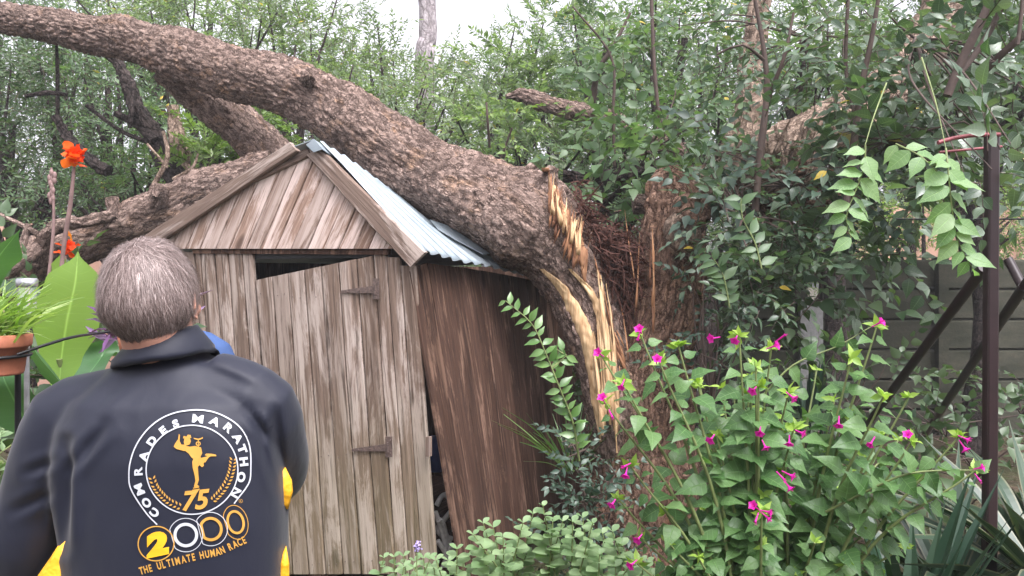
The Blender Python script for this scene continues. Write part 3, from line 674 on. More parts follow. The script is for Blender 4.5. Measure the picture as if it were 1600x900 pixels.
# corrugated roof
def sheet(name, ridge, eave, nrib, n_slope=14, sag=.03, dent=0):
    c1, _ = catmull([P(*p) for p in ridge], [0]*len(ridge), .006); c2, _ = catmull([P(*p) for p in eave], [0]*len(eave), .006); nn = nrib*14
    V = []; 
    for side_ in (0, 1):
        for i in range(nn+1):
            t_ = i/nn; a = c1[min(int(t_*(len(c1)-1)), len(c1)-1)]; b = c2[min(int(t_*(len(c2)-1)), len(c2)-1)]
            al = (c2[-1]-c2[0]).normalized(); nrm = al.cross(a-b).normalized()
            if nrm.z < 0: nrm = -nrm
            for k in range(n_slope+1):
                s_ = k/n_slope; p = a.lerp(b, s_); hgt = .009*math.sin(t_*nrib*2*math.pi)+.008*noise.noise(p*3.5)-sag*math.sin(math.pi*s_)*t_
                V.append(tuple(p+nrm*(hgt-.002*side_)))
    m_ = n_slope+1; h = (nn+1)*m_
    f = [(i*m_+k, (i+1)*m_+k, (i+1)*m_+k+1, i*m_+k+1) for i in range(nn) for k in range(n_slope)]
    f2 = [tuple(h+j for j in reversed(q_)) for q_ in f]
    f3 = [(i*m_+n_slope, (i+1)*m_+n_slope, h+(i+1)*m_+n_slope, h+i*m_+n_slope) for i in range(nn)]+[(k, k+1, h+k+1, h+k) for k in range(n_slope)]
    mb_ = MB(); mb_.add(V, f+f2+f3); return mb_.build(name, M['roof'], shed)
sheet('roof_sheet', [(500, 221, 4.02), (552, 254, 4.3), (618, 302, 4.62), (700, 352, 5.05), (800, 402, 5.6)], [(662, 394, 3.78), (730, 410, 4.12), (800, 424, 4.52), (870, 440, 5.0), (925, 455, 5.45)], 19)
sheet('roof_sheet', [(492, 222, 4.03), (545, 258, 4.31), (610, 308, 4.64), (694, 358, 5.07), (794, 408, 5.62)], [(226, 372, 4.47), (290, 400, 4.85), (360, 410, 5.3), (420, 412, 5.7), (480, 415, 6.1)], 19)
mm = MB(); q = [FP(460, 228, .09), FP(490, 217, .09), FP(505, 234, .09)]; back = sdir*.16+Vector((0, 0, -.05))
V = [tuple(p+o) for o in (Vector((0, 0, 0)), back) for p in q]+[tuple(p+o+Vector((0, 0, -.004))) for o in (Vector((0, 0, 0)), back) for p in q]
mm.add(V, [(0,1,4,3),(1,2,5,4),(9,10,7,6),(10,11,8,7),(0,6,7,1),(1,7,8,2),(3,4,10,9),(4,5,11,10)])
q2 = [FP(478, 226, .094), FP(490, 217, .094), FP(504, 233, .094), FP(490, 238, .094)]
mm.add([tuple(p) for p in q2]+[tuple(p-fn*.004) for p in q2], [(0,1,2,3),(7,6,5,4),(0,4,5,1),(1,5,6,2),(2,6,7,3),(3,7,4,0)])
mm.build('ridge_cap', M['roof'], shed, False)
# torn second sheet piece under the trunk
mm = MB(); q = [P(672, 343, 4.42), P(700, 352, 4.44), P(740, 378, 4.44), P(765, 396, 4.42), P(755, 397, 4.36), P(715, 376, 4.36), P(684, 358, 4.36)]
mm.add([tuple(p) for p in q]+[tuple(p-Vector((0, 0, .003))) for p in q], [tuple(range(7)), tuple(range(13, 6, -1))]+[(i, i+7, (i+1) % 7+7, (i+1) % 7) for i in range(7)]); mm.build('roof_scrap', M['roof'], shed, False)
# things inside the gap
mm = MB()
for pth in ([(682, 790), (690, 776), (698, 774), (706, 790), (710, 830)], [(680, 800), (688, 822), (696, 850), (702, 868)], [(704, 800), (694, 812), (684, 826), (692, 838), (706, 842)], [(684, 845), (695, 862), (700, 880), (690, 895)], [(706, 850), (700, 872), (694, 880), (690, 900)], [(686, 812), (692, 818), (697, 836), (706, 858)]):
    tube(mm, [P(a, b, 4.12+.02*i) for i, (a, b) in enumerate(pth)], [W(4.2, 4.1)]*len(pth), 10, .01)
tag(mm.build('plastic_sheeting', M['white']), 'crumpled white plastic bundle inside the open corner of the shed', 'plastic sheeting')
mm = MB(); sweep_round(mm, [(0, 0), (.045, 0), (.05, .02), (.055, .16), (.03, .19), (0, .19)], P(682, 735, 4.35)); tag(mm.build('bucket', M['bluepl']), 'dark blue plastic container glimpsed inside the shed corner gap', 'container')

# ------------------------------------------------------------------ fence, steel frame, walls
FY = 7.8; fence = empty('concrete_fence', P(1400, 425, FY)*1, 'mossy precast concrete slab fence along the right side, canopy shade in its colour', 'fence'); fence.location.z = 0
tz = CZ-(405-HY)/F*FY; sh = .298
for b0, b1 in ((880, 1075), (1080, 1262), (1285, 1470), (1478, 1650), (1658, 1840)):
    mm = MB()
    for i in range(6):
        z1 = tz-i*sh; a = P(b0, 0, FY); a.z = z1-sh+.006; b = P(b1, 0, FY); L = b.x-a.x; n_ = 8
        for k in range(1):
            V = []; prof = [(.05, 0), (0, .0), (-.012, .012), (-.004, sh-.03), (.008, sh-.014), (.05, sh-.012)]
            for x in np.linspace(0, L, 9): V += [(a.x+x, FY+p0+.006*noise.noise(Vector((x, i, b0))), a.z+p1) for p0, p1 in prof]
            m_ = 6; f = [(q*m_+j, (q+1)*m_+j, (q+1)*m_+(j+1) % m_, q*m_+(j+1) % m_) for q in range(8) for j in range(m_)]; mm.add(V, f, 0, V)
    box(mm, (P(b0, 0, FY).x, FY+.045, 0), (P(b1, 0, FY).x-P(b0, 0, FY).x, 0, 0), (0, .02, 0), (0, 0, tz-.02))
    mm.build('slab_panel', M['conc'], fence, False)
for px in (1077, 1268, 1474, 1654, 1848):
    mm = MB(); a = P(px-(17 if px == 1268 else 7), 0, FY-.08); ww = .22 if px == 1268 else .10; a.z = 0; box(mm, a, (ww, 0, 0), (0, .14, 0), (0, 0, tz-(.40 if px == 1268 else -.02))); mm.build('post', M['concpost'] if px == 1268 else M['conc'], fence, False)
fr_ = empty('steel_frame', P(1548, 425, 2.8), 'dark maroon steel post frame with slanting braces at the right edge', 'steel frame'); fr_.location.z = 0
mm = MB(); a = P(1546, 0, 2.8); b = P(1564, 0, 2.8); z1 = P(0, 211, 2.8).z; w_ = b.x-a.x
prof = [(.006, 0), (w_-.006, 0), (w_, .006), (w_, w_-.006), (w_-.006, w_), (.006, w_), (0, w_-.006), (0, .006)]
V = [(a.x+x+(.0 if z else -.012), a.y+y, z) for z in (0, z1) for x, y in prof]; mm.add(V, [(i, (i+1) % 8, 8+(i+1) % 8, 8+i) for i in range(8)]+[tuple(range(7, -1, -1)), tuple(range(8, 16))]); mm.build('post', M['maroon'], fr_, False)
for p0, p1, r_ in (((1538, 418, 2.95), (1408, 592, 3.9), 8.5), ((1600, 448, 3.2), (1505, 590, 4.2), 8), ((1575, 405, 3.4), (1612, 475, 3.3), 7), ((1650, 380, 3.0), (1600, 448, 3.2), 8)):
    mm = MB(); A_, B_ = P(*p0), P(*p1); d = (B_-A_); 
    e_ = B_+d.normalized()*max(0, (B_.z-.0)/max(.01, -d.normalized().z)) if d.z < -.2 and p0[0] != 1575 and p0[0] != 1650 else B_
    tube(mm, [A_, e_], [W(r_, p0[2]), W(r_, p0[2])], 14, .3); mm.build('brace', M['maroon'], fr_)
mm = MB(); pts = [P(1466, 223, 2.75), P(1490, 216, 2.76), P(1525, 211, 2.78), P(1562, 210, 2.8)]; tube(mm, pts, [.0075]*4, 12, .03); mm.build('curved_rail', M['pinkpipe'], fr_)
mm = MB(); pts = [P(1468, 238, 2.9), P(1530, 232, 2.92), P(1565, 229, 2.94)]; tube(mm, pts, [.005]*3, 10, .05); mm.build('thin_rail', M['pinkpipe'], fr_)
mm = MB(); tube(mm, [P(1400, 342, 3.2), P(1480, 343, 3.1), P(1620, 342, 2.9)], [.003]*3, 8, .1); mm.build('wire', M['black'], fr_)
mm = MB(); a = P(-260, 348, 10); b = P(250, 348, 10); a.z = 0; box(mm, a, (b.x-a.x, 0, 0), (0, .2, 0), (0, 0, P(0, 348, 10).z)); tag(mm.build('garden_wall', M['peach'], None, False), 'peach plastered wall glimpsed through the leaves at far left', 'wall')
mm = MB(); a = P(1330, 320, 14); b = P(1700, 320, 14); a.z = 0; box(mm, a, (b.x-a.x, 0, 0), (0, .2, 0), (0, 0, P(0, 322, 14).z)); tag(mm.build('garden_wall', M['peach'], None, False), 'pale wall behind the concrete fence, seen through leaves at right', 'wall')

# ------------------------------------------------------------------ background trees
def bgtree(name, label, trunkpx, Y, blobs, dens, lm, protos=FINE, size=.36, group='trees behind the shed', tr=.12, bk='barkdark', thr=-.05, clump=.55, cat='tree', limbs=True):
    g = P(trunkpx, 425, Y); o = empty(name, (g.x, g.y, 0), label, cat, group)
    mb_ = MB(); top = P(blobs[0][0], blobs[0][1], blobs[0][2]); g0 = Vector((g.x, g.y, 0))
    tube(mb_, [g0, g0.lerp(top, .4)+Vector((.15, 0, 0)), g0.lerp(top, .75)+Vector((-.1, .1, 0)), top], [tr, tr*.8, tr*.5, tr*.25], 12, .15, lambda q_, th, s: .015*noise.noise(q_*8))
    for bl in blobs:
        if not limbs: break
        c = P(*bl[:3]); st = g0.lerp(top, .45)
        for k in range(4):
            e_ = c+Vector((random.uniform(-1, 1)*W(bl[3], bl[2])*.8, random.uniform(-1, 1)*bl[5]*.7, random.uniform(-.5, 1)*W(bl[4], bl[2])*.8))
            tube(mb_, [st, st.lerp(e_, .5)+Vector((random.gauss(0, .12), random.gauss(0, .12), .12)), e_], [tr*.35, tr*.2, .008], 7, .15)
    mb_.build('trunk', M[bk], o)
    mb_ = MB(); foliage(mb_, blobs, dens*6, protos, size, clump, thr); mb_.build('crown', [M[lm], M['stemb']], o)
    return o
def blob(px, py, Y, rx, ry, d=.7): return (px, py, Y, rx, ry, d)
bgtree('dark_tree', 'dark dense tree at far upper left behind the fallen trunk', 30, 8.0, [blob(20, 190, 8, 120, 90), blob(70, 280, 7.6, 130, 70), blob(-40, 80, 8, 110, 60), blob(110, 130, 8.2, 90, 60)], 26, 'l_dark', FINE, .36)
bgtree('leafy_tree', 'mid green tree over the dark branches left of the shed', 200, 7.6, [blob(170, 130, 7.8, 100, 60), blob(210, 230, 7.4, 90, 80), blob(130, 320, 7.2, 100, 40), blob(230, 300, 7.0, 80, 40)], 26, 'l_mid', FINE, .33)
bgtree('lime_bush', 'bright lime green bush just left of the shed peak', 340, 6.6, [blob(335, 225, 6.8, 60, 55, .4), blob(330, 265, 6.5, 50, 40, .4), blob(390, 200, 7, 80, 55, .4)], 34, 'l_lime', FINE2, .30, cat='bush')
bgtree('leafy_tree', 'green tree rising above the fallen trunk at upper left', 330, 8.4, [blob(330, 20, 8.6, 130, 60), blob(180, 0, 8.8, 120, 40), blob(430, 70, 8.2, 110, 60), blob(240, 40, 8.4, 90, 40)], 24, 'l_far', FINE, .36)
bgtree('leafy_tree', 'tree filling the gap between the fallen trunk and shed peak', 470, 7.4, [blob(470, 190, 7.4, 100, 50), blob(520, 130, 8, 90, 60), blob(480, 50, 8.4, 90, 60)], 24, 'l_far', FINE, .34)
bgtree('leafy_tree', 'pale feathery tree below the white sky gap', 620, 8.8, [blob(600, 150, 9, 110, 60), blob(690, 190, 8.4, 110, 60), blob(560, 90, 9, 70, 50), blob(700, 130, 9.4, 90, 40)], 20, 'l_far', FINE, .36)
bgtree('leafy_tree', 'pale green tree right of the white sky gap', 800, 8.6, [blob(790, 140, 8.8, 100, 70), blob(860, 80, 9, 90, 70), blob(780, 220, 7.6, 100, 45), blob(850, 230, 7.2, 80, 40)], 22, 'l_far', FINE2, .34)
bgtree('leafy_tree', 'green tree above the splintered stump', 960, 7.4, [blob(950, 60, 7.8, 110, 80), blob(940, 160, 7.2, 100, 60), blob(960, 230, 6.6, 90, 45), blob(1020, 300, 5.8, 60, 40, .4)], 26, 'l_mid', FINE2, .27)
bgtree('leafy_tree', 'bushy tree left of the upright forked sapling', 1080, 7.0, [blob(1070, 60, 7.2, 100, 80), blob(1060, 160, 6.8, 90, 60), blob(1110, 220, 6.4, 70, 40)], 26, 'l_mid', BROAD, .25)
bgtree('leafy_tree', 'dense tree behind the pale tan fallen trunk', 1290, 7.0, [blob(1260, 60, 7.2, 120, 80), blob(1340, 140, 7, 110, 70), blob(1240, 150, 6.8, 80, 50), blob(1400, 220, 7, 100, 60)], 28, 'l_mid', BROAD, .27)
bgtree('dark_tree', 'dark tree at the upper right corner', 1520, 7.0, [blob(1500, 60, 7.2, 130, 90), blob(1560, 170, 6.8, 110, 80), blob(1440, 150, 7, 80, 70), blob(1620, 60, 6.8, 80, 110)], 28, 'l_dark', BROAD, .34)
bgtree('leafy_bush', 'light green bush seen above the concrete fence', 1450, 9.6, [blob(1440, 330, 10, 130, 50), blob(1590, 340, 9.6, 90, 55), blob(1330, 350, 10, 100, 40)], 24, 'l_lime', FINE, .36, cat='bush')
bgtree('leafy_bush', 'green bush behind the stump, left of the fence', 1130, 7.6, [blob(1130, 380, 7.4, 120, 90), blob(1010, 340, 7.0, 90, 60), blob(1210, 330, 7.6, 100, 70)], 22, 'l_dark', FINE, .36, cat='bush')
# far row
skyl = {0: -40, 140: -60, 280: -40, 420: 20, 540: 95, 660: 130, 780: 110, 880: 40, 1000: -30, 1140: -60, 1280: -60, 1420: -40, 1560: -50, 1700: -40, -140: -60}
names = iter(['far left', 'behind the dark branches', 'behind the second limb', 'left of the white sky gap', 'under the left end of the sky gap', 'under the middle of the sky gap', 'under the right end of the sky gap', 'right of the sky gap', 'above the stump', 'behind the forked sapling', 'behind the tan trunk', 'behind the right saplings', 'behind the steel post', 'beyond the right edge', 'beyond the left edge'])
for i, (px, ty) in enumerate(sorted(skyl.items(), key=lambda q_: (q_[0] < 0, q_[0]))):
    Y = 13+2*random.random(); hgt = (430-ty); bl = [blob(px, ty+hgt*.22, Y, 95, hgt*.24, 1.2), blob(px+20, ty+hgt*.55, Y, 110, hgt*.26, 1.2), blob(px-15, ty+hgt*.85, Y, 110, hgt*.2, 1.2)]
    bgtree('far_tree', 'far green tree in the back row, '+next(names), px, Y, bl, 13, 'l_far' if i not in (0, 1, 14, 11, 12) else 'l_mid', FINE, .55, 'far row of trees', .14, thr=-.12, clump=1.0)
o = empty('tall_tree', P(668, 425, 16), 'tall pale grey bare trunk standing against the white sky', 'tree'); o.location.z = 0
mm = MB(); tube(mm, [Vector((P(664, 0, 16).x, 16, 0)), P(663, 120, 16), P(668, 60, 16), P(667, 0, 16), P(655, -120, 16)], [.24, .20, .185, .175, .15], 24, .15, lambda q_, th, s: .02*noise.noise(q_*4)); mm.build('trunk', M['barkgrey'], o)

# ------------------------------------------------------------------ leafy shoots and saplings on the right
def sapling(name, label, stems, leafd, lm='l_broad', proto=BROAD, size=.30, group=None, cat='sapling', stem='stemb', twigs=9, spread=.22):
    """stems: list of [(px,py,Y,r)...]; sprays along every stem"""
    st0 = stems[0][0]; o = empty(name, P(*st0[:3]), label, cat, group); ms_ = MB(); pos = []; d = []; n_ = []; s = []
    for stp in stems:
        pts = [P(a, b, Y) for a, b, Y, r_ in stp]; rd = [W(r_, Y) for a, b, Y, r_ in stp]; tube(ms_, pts, rd, 8, .05, lambda q_, th, s_: .0015*noise.noise(q_*40))
        c, rr = catmull(pts, rd, .02); L = len(c)*.02
        for k in range(int(leafd*L)):
            j = int(min(len(c)-1, (.12+.88*random.random())*len(c))); T = (c[min(j+1, len(c)-1)]-c[max(j-1, 0)]).normalized()
            rv = Vector((random.gauss(0, 1), random.gauss(0, 1), random.gauss(0, .8))); rv = (rv-T*rv.dot(T)*.6).normalized()
            pos.append(tuple(c[j]+rv*random.uniform(0, spread)*random.random())); d.append(tuple(rv+T*.35+Vector((0, 0, .05)))); n_.append((random.gauss(0, .4), -.35+random.gauss(0, .3), 1)); s.append(size*random.uniform(.55, 1.15))
    ms_.build('stem', M[stem], o)
    mb_ = MB(); sprays(mb_, proto, pos, d, n_, s); mb_.build('foliage', [M[lm], M[stem]], o); return o
sapling('sapling', 'upright dark forked sapling shoot right of the stump', [[(1180, 330, 3.9, 6), (1188, 240, 3.9, 6), (1198, 150, 3.9, 5), (1195, 90, 3.9, 4), (1180, 0, 3.9, 3), (1170, -60, 3.9, 2)], [(1197, 160, 3.9, 4), (1225, 90, 3.8, 3), (1240, 20, 3.8, 2)], [(1195, 95, 3.9, 3), (1160, 70, 3.8, 2), (1120, 85, 3.8, 1.5)]], 15)
sapling('sapling', 'tall reddish-brown shoot in the middle of the right foliage', [[(1320, 330, 3.7, 6), (1332, 240, 3.7, 6), (1345, 140, 3.7, 5), (1362, 60, 3.7, 4), (1378, -40, 3.7, 3)], [(1338, 190, 3.7, 3), (1322, 110, 3.8, 3), (1325, 0, 3.8, 3), (1326, -50, 3.8, 2)]], 15)
sapling('sapling', 'slanting pair of stout shoots at the upper right corner', [[(1480, 150, 3.4, 7), (1500, 100, 3.4, 7), (1530, 40, 3.4, 7), (1560, -30, 3.4, 6)], [(1488, 130, 3.4, 5), (1540, 60, 3.5, 5), (1580, -20, 3.5, 4)], [(1530, 120, 3.6, 6), (1570, 80, 3.5, 6), (1630, 30, 3.4, 6)], [(1590, 70, 3.2, 3), (1596, 20, 3.2, 3), (1600, -40, 3.2, 3)]], 12, 'l_broad')
sapling('sapling', 'thin forked sapling standing above the tree stump', [[(1045, 260, 5.2, 3), (1030, 180, 5.2, 3), (1022, 100, 5.2, 3), (1018, 0, 5.2, 3)], [(925, 160, 5.4, 6), (935, 110, 5.4, 4), (960, 70, 5.4, 3), (985, 20, 5.4, 2)], [(960, 260, 5.2, 2.5), (958, 180, 5.2, 2.5), (955, 90, 5.2, 2), (895, 10, 5.2, 1.5)]], 9, 'l_mid', BROAD, .28)
sapling('leafy_shoot', 'short leafy shoot growing up between trunk and stump', [[(765, 230, 5.2, 2), (762, 190, 5.1, 2), (760, 160, 5.1, 1.5)], [(780, 255, 5.2, 2), (800, 200, 5.1, 1.5)]], 26, 'l_lime', BROAD, .2)
# dense masses of broad leaves
def mass(name, label, blobs, dens, lm, proto, size, cat='foliage', group='leafy boughs of the right-hand tree', thr=-.12, stem='stemb', clump=.35, root=None):
    c = P(*blobs[0][:3]); o = empty(name, c, label, cat, group); ms_ = MB(); r0 = P(*root) if root else c+Vector((.1, .4, -.3))
    for bl in blobs:
        cc = P(*bl[:3])
        if cat == 'bough': r0 = c
        if name == 'high_canopy': continue
        if cat in ('undergrowth', 'bush', 'shrub') and len(blobs) > 2:
            r0 = cc+Vector((.05, .1, -W(bl[4], bl[2])*1.3)); rA = P(*blobs[0][:3])+Vector((.05, .1, -W(blobs[0][4], blobs[0][2])*1.3))
            if bl is not blobs[0]: tube(ms_, [rA, rA.lerp(r0, .5)-Vector((0, 0, .1)), r0], [.006]*3, 6, .1)
        for k in range(3 if cat == 'bough' else 6):
            e_ = cc+Vector((random.uniform(-1, 1)*W(bl[3], bl[2]), random.uniform(-1, 1)*bl[5], random.uniform(-1, 1)*W(bl[4], bl[2])))*.8
            e_ = cc+(e_-cc)*.95; tube(ms_, [r0, r0.lerp(e_, .5)+Vector((random.gauss(0, .05), random.gauss(0, .05), .05)), e_], [.007, .005, .002], 6, .08)
    if ms_.v: ms_.build('stems', M[stem], o)
    mb_ = MB(); foliage(mb_, blobs, dens, proto, size, clump, thr, droop=.35); mb_.build('leaves', [M[lm], M[stem]], o); return o
mass('leafy_bough', 'large dark leafy bough hanging right of the stump', [blob(1165, 340, 3.9, 70, 90, .3), blob(1190, 440, 3.8, 80, 70, .3), blob(1120, 240, 4.2, 30, 25, .2), blob(1240, 400, 3.9, 70, 50, .3)], 110, 'l_broad', BROAD, .24, 'bough', root=(1230, 330, 4.5))
mass('leafy_bough', 'grey-green leaf clusters draped over the pale tan trunk', [blob(1230, 290, 4.0, 90, 45, .3), blob(1120, 290, 4.0, 60, 40, .2), blob(1110, 235, 4.3, 40, 25, .2), blob(1300, 310, 4.0, 70, 50, .3)], 80, 'l_shrub', BROADP, .24, 'bough', root=(1230, 330, 4.5))
mass('leafy_bough', 'wide leafy bough across the middle right above the fence', [blob(1390, 220, 3.8, 100, 70, .35), blob(1310, 380, 4.4, 110, 50, .35), blob(1420, 320, 4.2, 110, 50, .4), blob(1490, 250, 3.9, 80, 70, .3), blob(1320, 250, 4.0, 60, 40, .3)], 85, 'l_broad', BROADP, .31, 'bough', root=(1350, 330, 4.6))
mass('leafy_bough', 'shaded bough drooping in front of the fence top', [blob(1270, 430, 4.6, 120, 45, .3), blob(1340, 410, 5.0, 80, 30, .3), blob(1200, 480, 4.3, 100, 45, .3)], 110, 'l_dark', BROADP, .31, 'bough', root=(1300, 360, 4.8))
mass('leafy_bough', 'high bough filling the top between the two tall shoots', [blob(1260, 60, 4.3, 90, 80, .35), blob(1250, 150, 4.3, 80, 50, .35), blob(1110, 120, 4.4, 50, 50, .3), blob(1110, 40, 4.5, 60, 50, .3)], 55, 'l_broad', BROAD, .26, 'bough', root=(1330, 240, 4.6))
mass('leafy_bough', 'high bough with large leaves near the upper right corner', [blob(1430, 60, 4.0, 90, 80, .35), blob(1440, 150, 3.9, 90, 50, .35), blob(1560, 220, 3.7, 80, 60, .3), blob(1580, 120, 3.8, 70, 60, .3), blob(1540, 320, 4.2, 60, 60, .2), blob(1552, 262, 2.72, 42, 32, .12)], 85, 'l_broad', BROADP, .31, 'bough', root=(1480, 200, 4.2))
mass('leafy_bough', 'leaf clusters around the stump notch in front of the green trees', [blob(1010, 240, 4.9, 80, 35, .3), blob(960, 300, 5.0, 50, 30, .2), blob(1070, 210, 4.8, 60, 40, .3), blob(1000, 160, 5.2, 90, 50, .4)], 90, 'l_mid', BROADP, .31, 'bough', root=(1040, 270, 5.2))
mass('high_canopy', 'overhanging boughs of the right-hand tree just above the frame', [(1250, -420, 5.0, 420, 90, 1.1), (1600, -330, 4.6, 260, 110, 1.1), (900, -460, 6.0, 300, 80, 1.0), (1500, -180, 5.6, 230, 60, .9), (1500, -500, 3.6, 300, 90, .9)], 22, 'l_broad', BROAD, .34, 'bough', root=(1500, 60, 5.4))
mm = MB(); box(mm, (-7, -3.6, 0), (14, 0, 0), (0, .25, 0), (0, 0, 3.0)); o = empty('light_blocker', (0, -3.6, 0), 'unseen wall with overhanging roof added behind the camera to cut front light', 'light_blocker'); mm.build('wall', M['concpost'], o, False)  # added out of view to darken reflections and light from the front
mm = MB(); box(mm, (-7.4, -6, 3.02), (14.8, 0, 0), (0, 3.3, -.35), (0, 0, .12)); mm.build('roof', M['dplank'], o, False)
mass('dark_shrub', 'leafy growth added to block light in the deep gap behind the torn hinge of the trunk', [blob(960, 470, 5.3, 40, 60, .2), blob(950, 580, 5.2, 50, 80, .25), blob(940, 720, 5.1, 60, 90, .25), blob(1120, 600, 5.2, 60, 90, .25)], 90, 'l_dark', BROAD, .24, 'shrub', None, root=(950, 860, 5.2))  # added leaves that stop light reaching the side wall from behind
# ivy-like bush at foot behind stump
mass('creeper', 'small dark glossy creeper leaves climbing the right side of the stump', [blob(1090, 560, 3.95, 50, 50, .15), blob(1130, 510, 3.9, 50, 40, .2), blob(1100, 440, 4.1, 25, 40, .1)], 160, 'l_shrub', BROAD, .17, 'climber', root=(1110, 640, 4.0))

# ------------------------------------------------------------------ hanging pale sprays in front
def leafy(name, label, paths, nl, ll, proto, lm, stem='stemg', cat='shoot', group=None, droop=-.5, pair=False, rr=.003, facing=-.9, ang=60, jit=.3, fade=.3):
    st = paths[0][0]; o = empty(name, P(*st[:3]), label, cat, group); ms_ = MB(); ml = MB(); pos = []; d = []; n_ = []; s = []
    for ip, pth in enumerate(paths):
        pts = [P(*p) for p in pth]; tube(ms_, pts, [rr*(1-.6*i/(len(pts)-1)) for i in range(len(pts))], 7, .03); c, _ = catmull(pts, [0]*len(pts), .008); N_ = nl if isinstance(nl, int) else nl[ip]
        if N_ == 0: continue
        for k in range(N_):
            t_ = .08+.92*k/(N_-1); j = min(len(c)-1, int(t_*(len(c)-1))); T = (c[min(j+2, len(c)-1)]-c[max(j-2, 0)]).normalized(); sdv = T.cross(Vector((0, 1, 0))).normalized()
            for sg in ((-1, 1) if pair else ((1 if k % 2 else -1),)):
                a_ = R(ang+random.gauss(0, 12)); dd = T*math.cos(a_)+sdv*sg*math.sin(a_)+Vector((random.gauss(0, jit*.5), random.gauss(0, jit), droop+random.gauss(0, jit*.5)))
                pos.append(tuple(c[j])); d.append(tuple(dd)); n_.append((random.gauss(0, jit), facing+random.gauss(0, jit), .6)); s.append(ll*random.uniform(.7, 1.15)*(1-fade*abs(t_-.4)))
    inst(ml, proto, np.array(pos), frames(np.array(d), np.array(n_)), np.array(s)); ms_.build('stem', M[stem], o); ml.build('leaves', M[lm], o); return o
SERR = leafproto([0, .55, .85, 1, .9, .7, .4, .15, 0], .18, .2, .56, .1)
leafy('leafy_shoot', 'pale green toothed leaf spray hanging left of the other, near the fence top', [[(1385, 130, 2.6), (1366, 180, 2.4), (1352, 226, 2.3)], [(1352, 226, 2.3), (1350, 262, 2.3), (1336, 300, 2.3), (1322, 340, 2.3), (1330, 372, 2.3)]], [0, 17], .088, SERR, 'l_pale', group='pale hanging leaf sprays', droop=-.2, ang=68)
leafy('leafy_shoot', 'pale green toothed leaf spray hanging just left of the maroon post', [[(1440, 90, 2.6), (1462, 160, 2.4), (1478, 232, 2.25)], [(1478, 232, 2.25), (1482, 270, 2.2), (1488, 330, 2.2), (1498, 380, 2.2), (1520, 420, 2.2)], [(1400, 225, 2.4), (1440, 245, 2.3), (1470, 275, 2.25)]], [0, 20, 8], .088, SERR, 'l_pale', group='pale hanging leaf sprays', droop=-.25, ang=68)
leafy('leafy_shoot', 'glossy leaved shoot curving up in front of the dark side wall', [[(905, 720, 3.5), (895, 660, 3.45), (872, 600, 3.4), (850, 545, 3.4), (830, 505, 3.4), (790, 470, 3.4)], [(862, 575, 3.4), (885, 555, 3.4), (868, 545, 3.4)]], [40, 8], .075, ELL, 'l_gloss', droop=0, rr=.005)
leafy('leafy_shoot', 'lime tipped narrow leaf shoot beside the upper stump', [[(1190, 420, 3.3), (1180, 380, 3.3), (1160, 340, 3.3), (1158, 310, 3.3)], [(1140, 480, 3.4), (1130, 430, 3.4), (1112, 400, 3.4)]], 14, .09, ELL, 'l_mid', droop=0, rr=.004)

# ------------------------------------------------------------------ four o'clock bush
fb = P(1190, 425, 2.45); bush = empty('flowering_bush', (fb.x, fb.y, 0), 'magenta-flowered leafy bush filling the lower right in front of the stump', 'bush')
flowers = [(998, 513, -20), (997, 530, 30), (933, 550, -80), (1027, 560, 20), (940, 620, -80), (970, 606, 10), (957, 652, 190), (973, 730, -100), (977, 745, -110), (955, 790, 180), (995, 845, -30), (984, 885, -90), (1109, 689, -100), (1148, 533, 80), (1110, 529, 80), (1187, 678, 30), (1197, 701, 100), (1175, 612, 90), (1242, 624, 90), (1215, 539, 0), (1227, 523, 60), (1256, 678, 90), (1233, 695, 190), (1310, 666, 180), (1359, 696, 200), (1418, 678, 60), (1379, 502, 90), (1514, 688, 90), (1510, 704, 120), (1532, 752, 170), (1536, 730, 80), (1226, 750, 150), (1236, 765, 160), (1240, 745, 110), (1176, 789, -30), (1205, 801, 90), (1180, 816, 190), (1203, 812, 160)]
clusters = [(1000, 520), (940, 556), (1030, 565), (946, 630), (975, 600), (985, 728), (965, 778), (1000, 840), (995, 880), (1120, 680), (1155, 525), (1190, 672), (1185, 605), (1232, 615), (1205, 545), (1240, 670), (1318, 650), (1375, 680), (1425, 690), (1370, 510), (1500, 680), (1525, 735), (1215, 735), (1190, 800), (1330, 560), (1420, 620), (1090, 600), (1060, 540), (1380, 620), (1040, 800), (1090, 870), (1320, 880)]
stems_ = MB(); lv = MB(); br_ = MB(); tgt = [(a, b, 2.15+.25*random.random()) for a, b in clusters]
for k in range(54):
    a = random.gauss(1225, 105); b = random.uniform(570, 930)
    if a < 1090 and b < 800: a = 1100+random.random()*150
    if a < 1000: a = 1010+random.random()*80
    if a > 1430: a = 1400-random.random()*90
    tgt.append((a, b, random.uniform(2.2, 2.9)))
pos = []; d = []; n_ = []; s = []; bp_ = []; bd = []; bs = []
roots = [P(1150, 0, 2.6), P(1230, 0, 2.5), P(1180, 0, 2.35)]
for r_ in roots: r_.z = .02
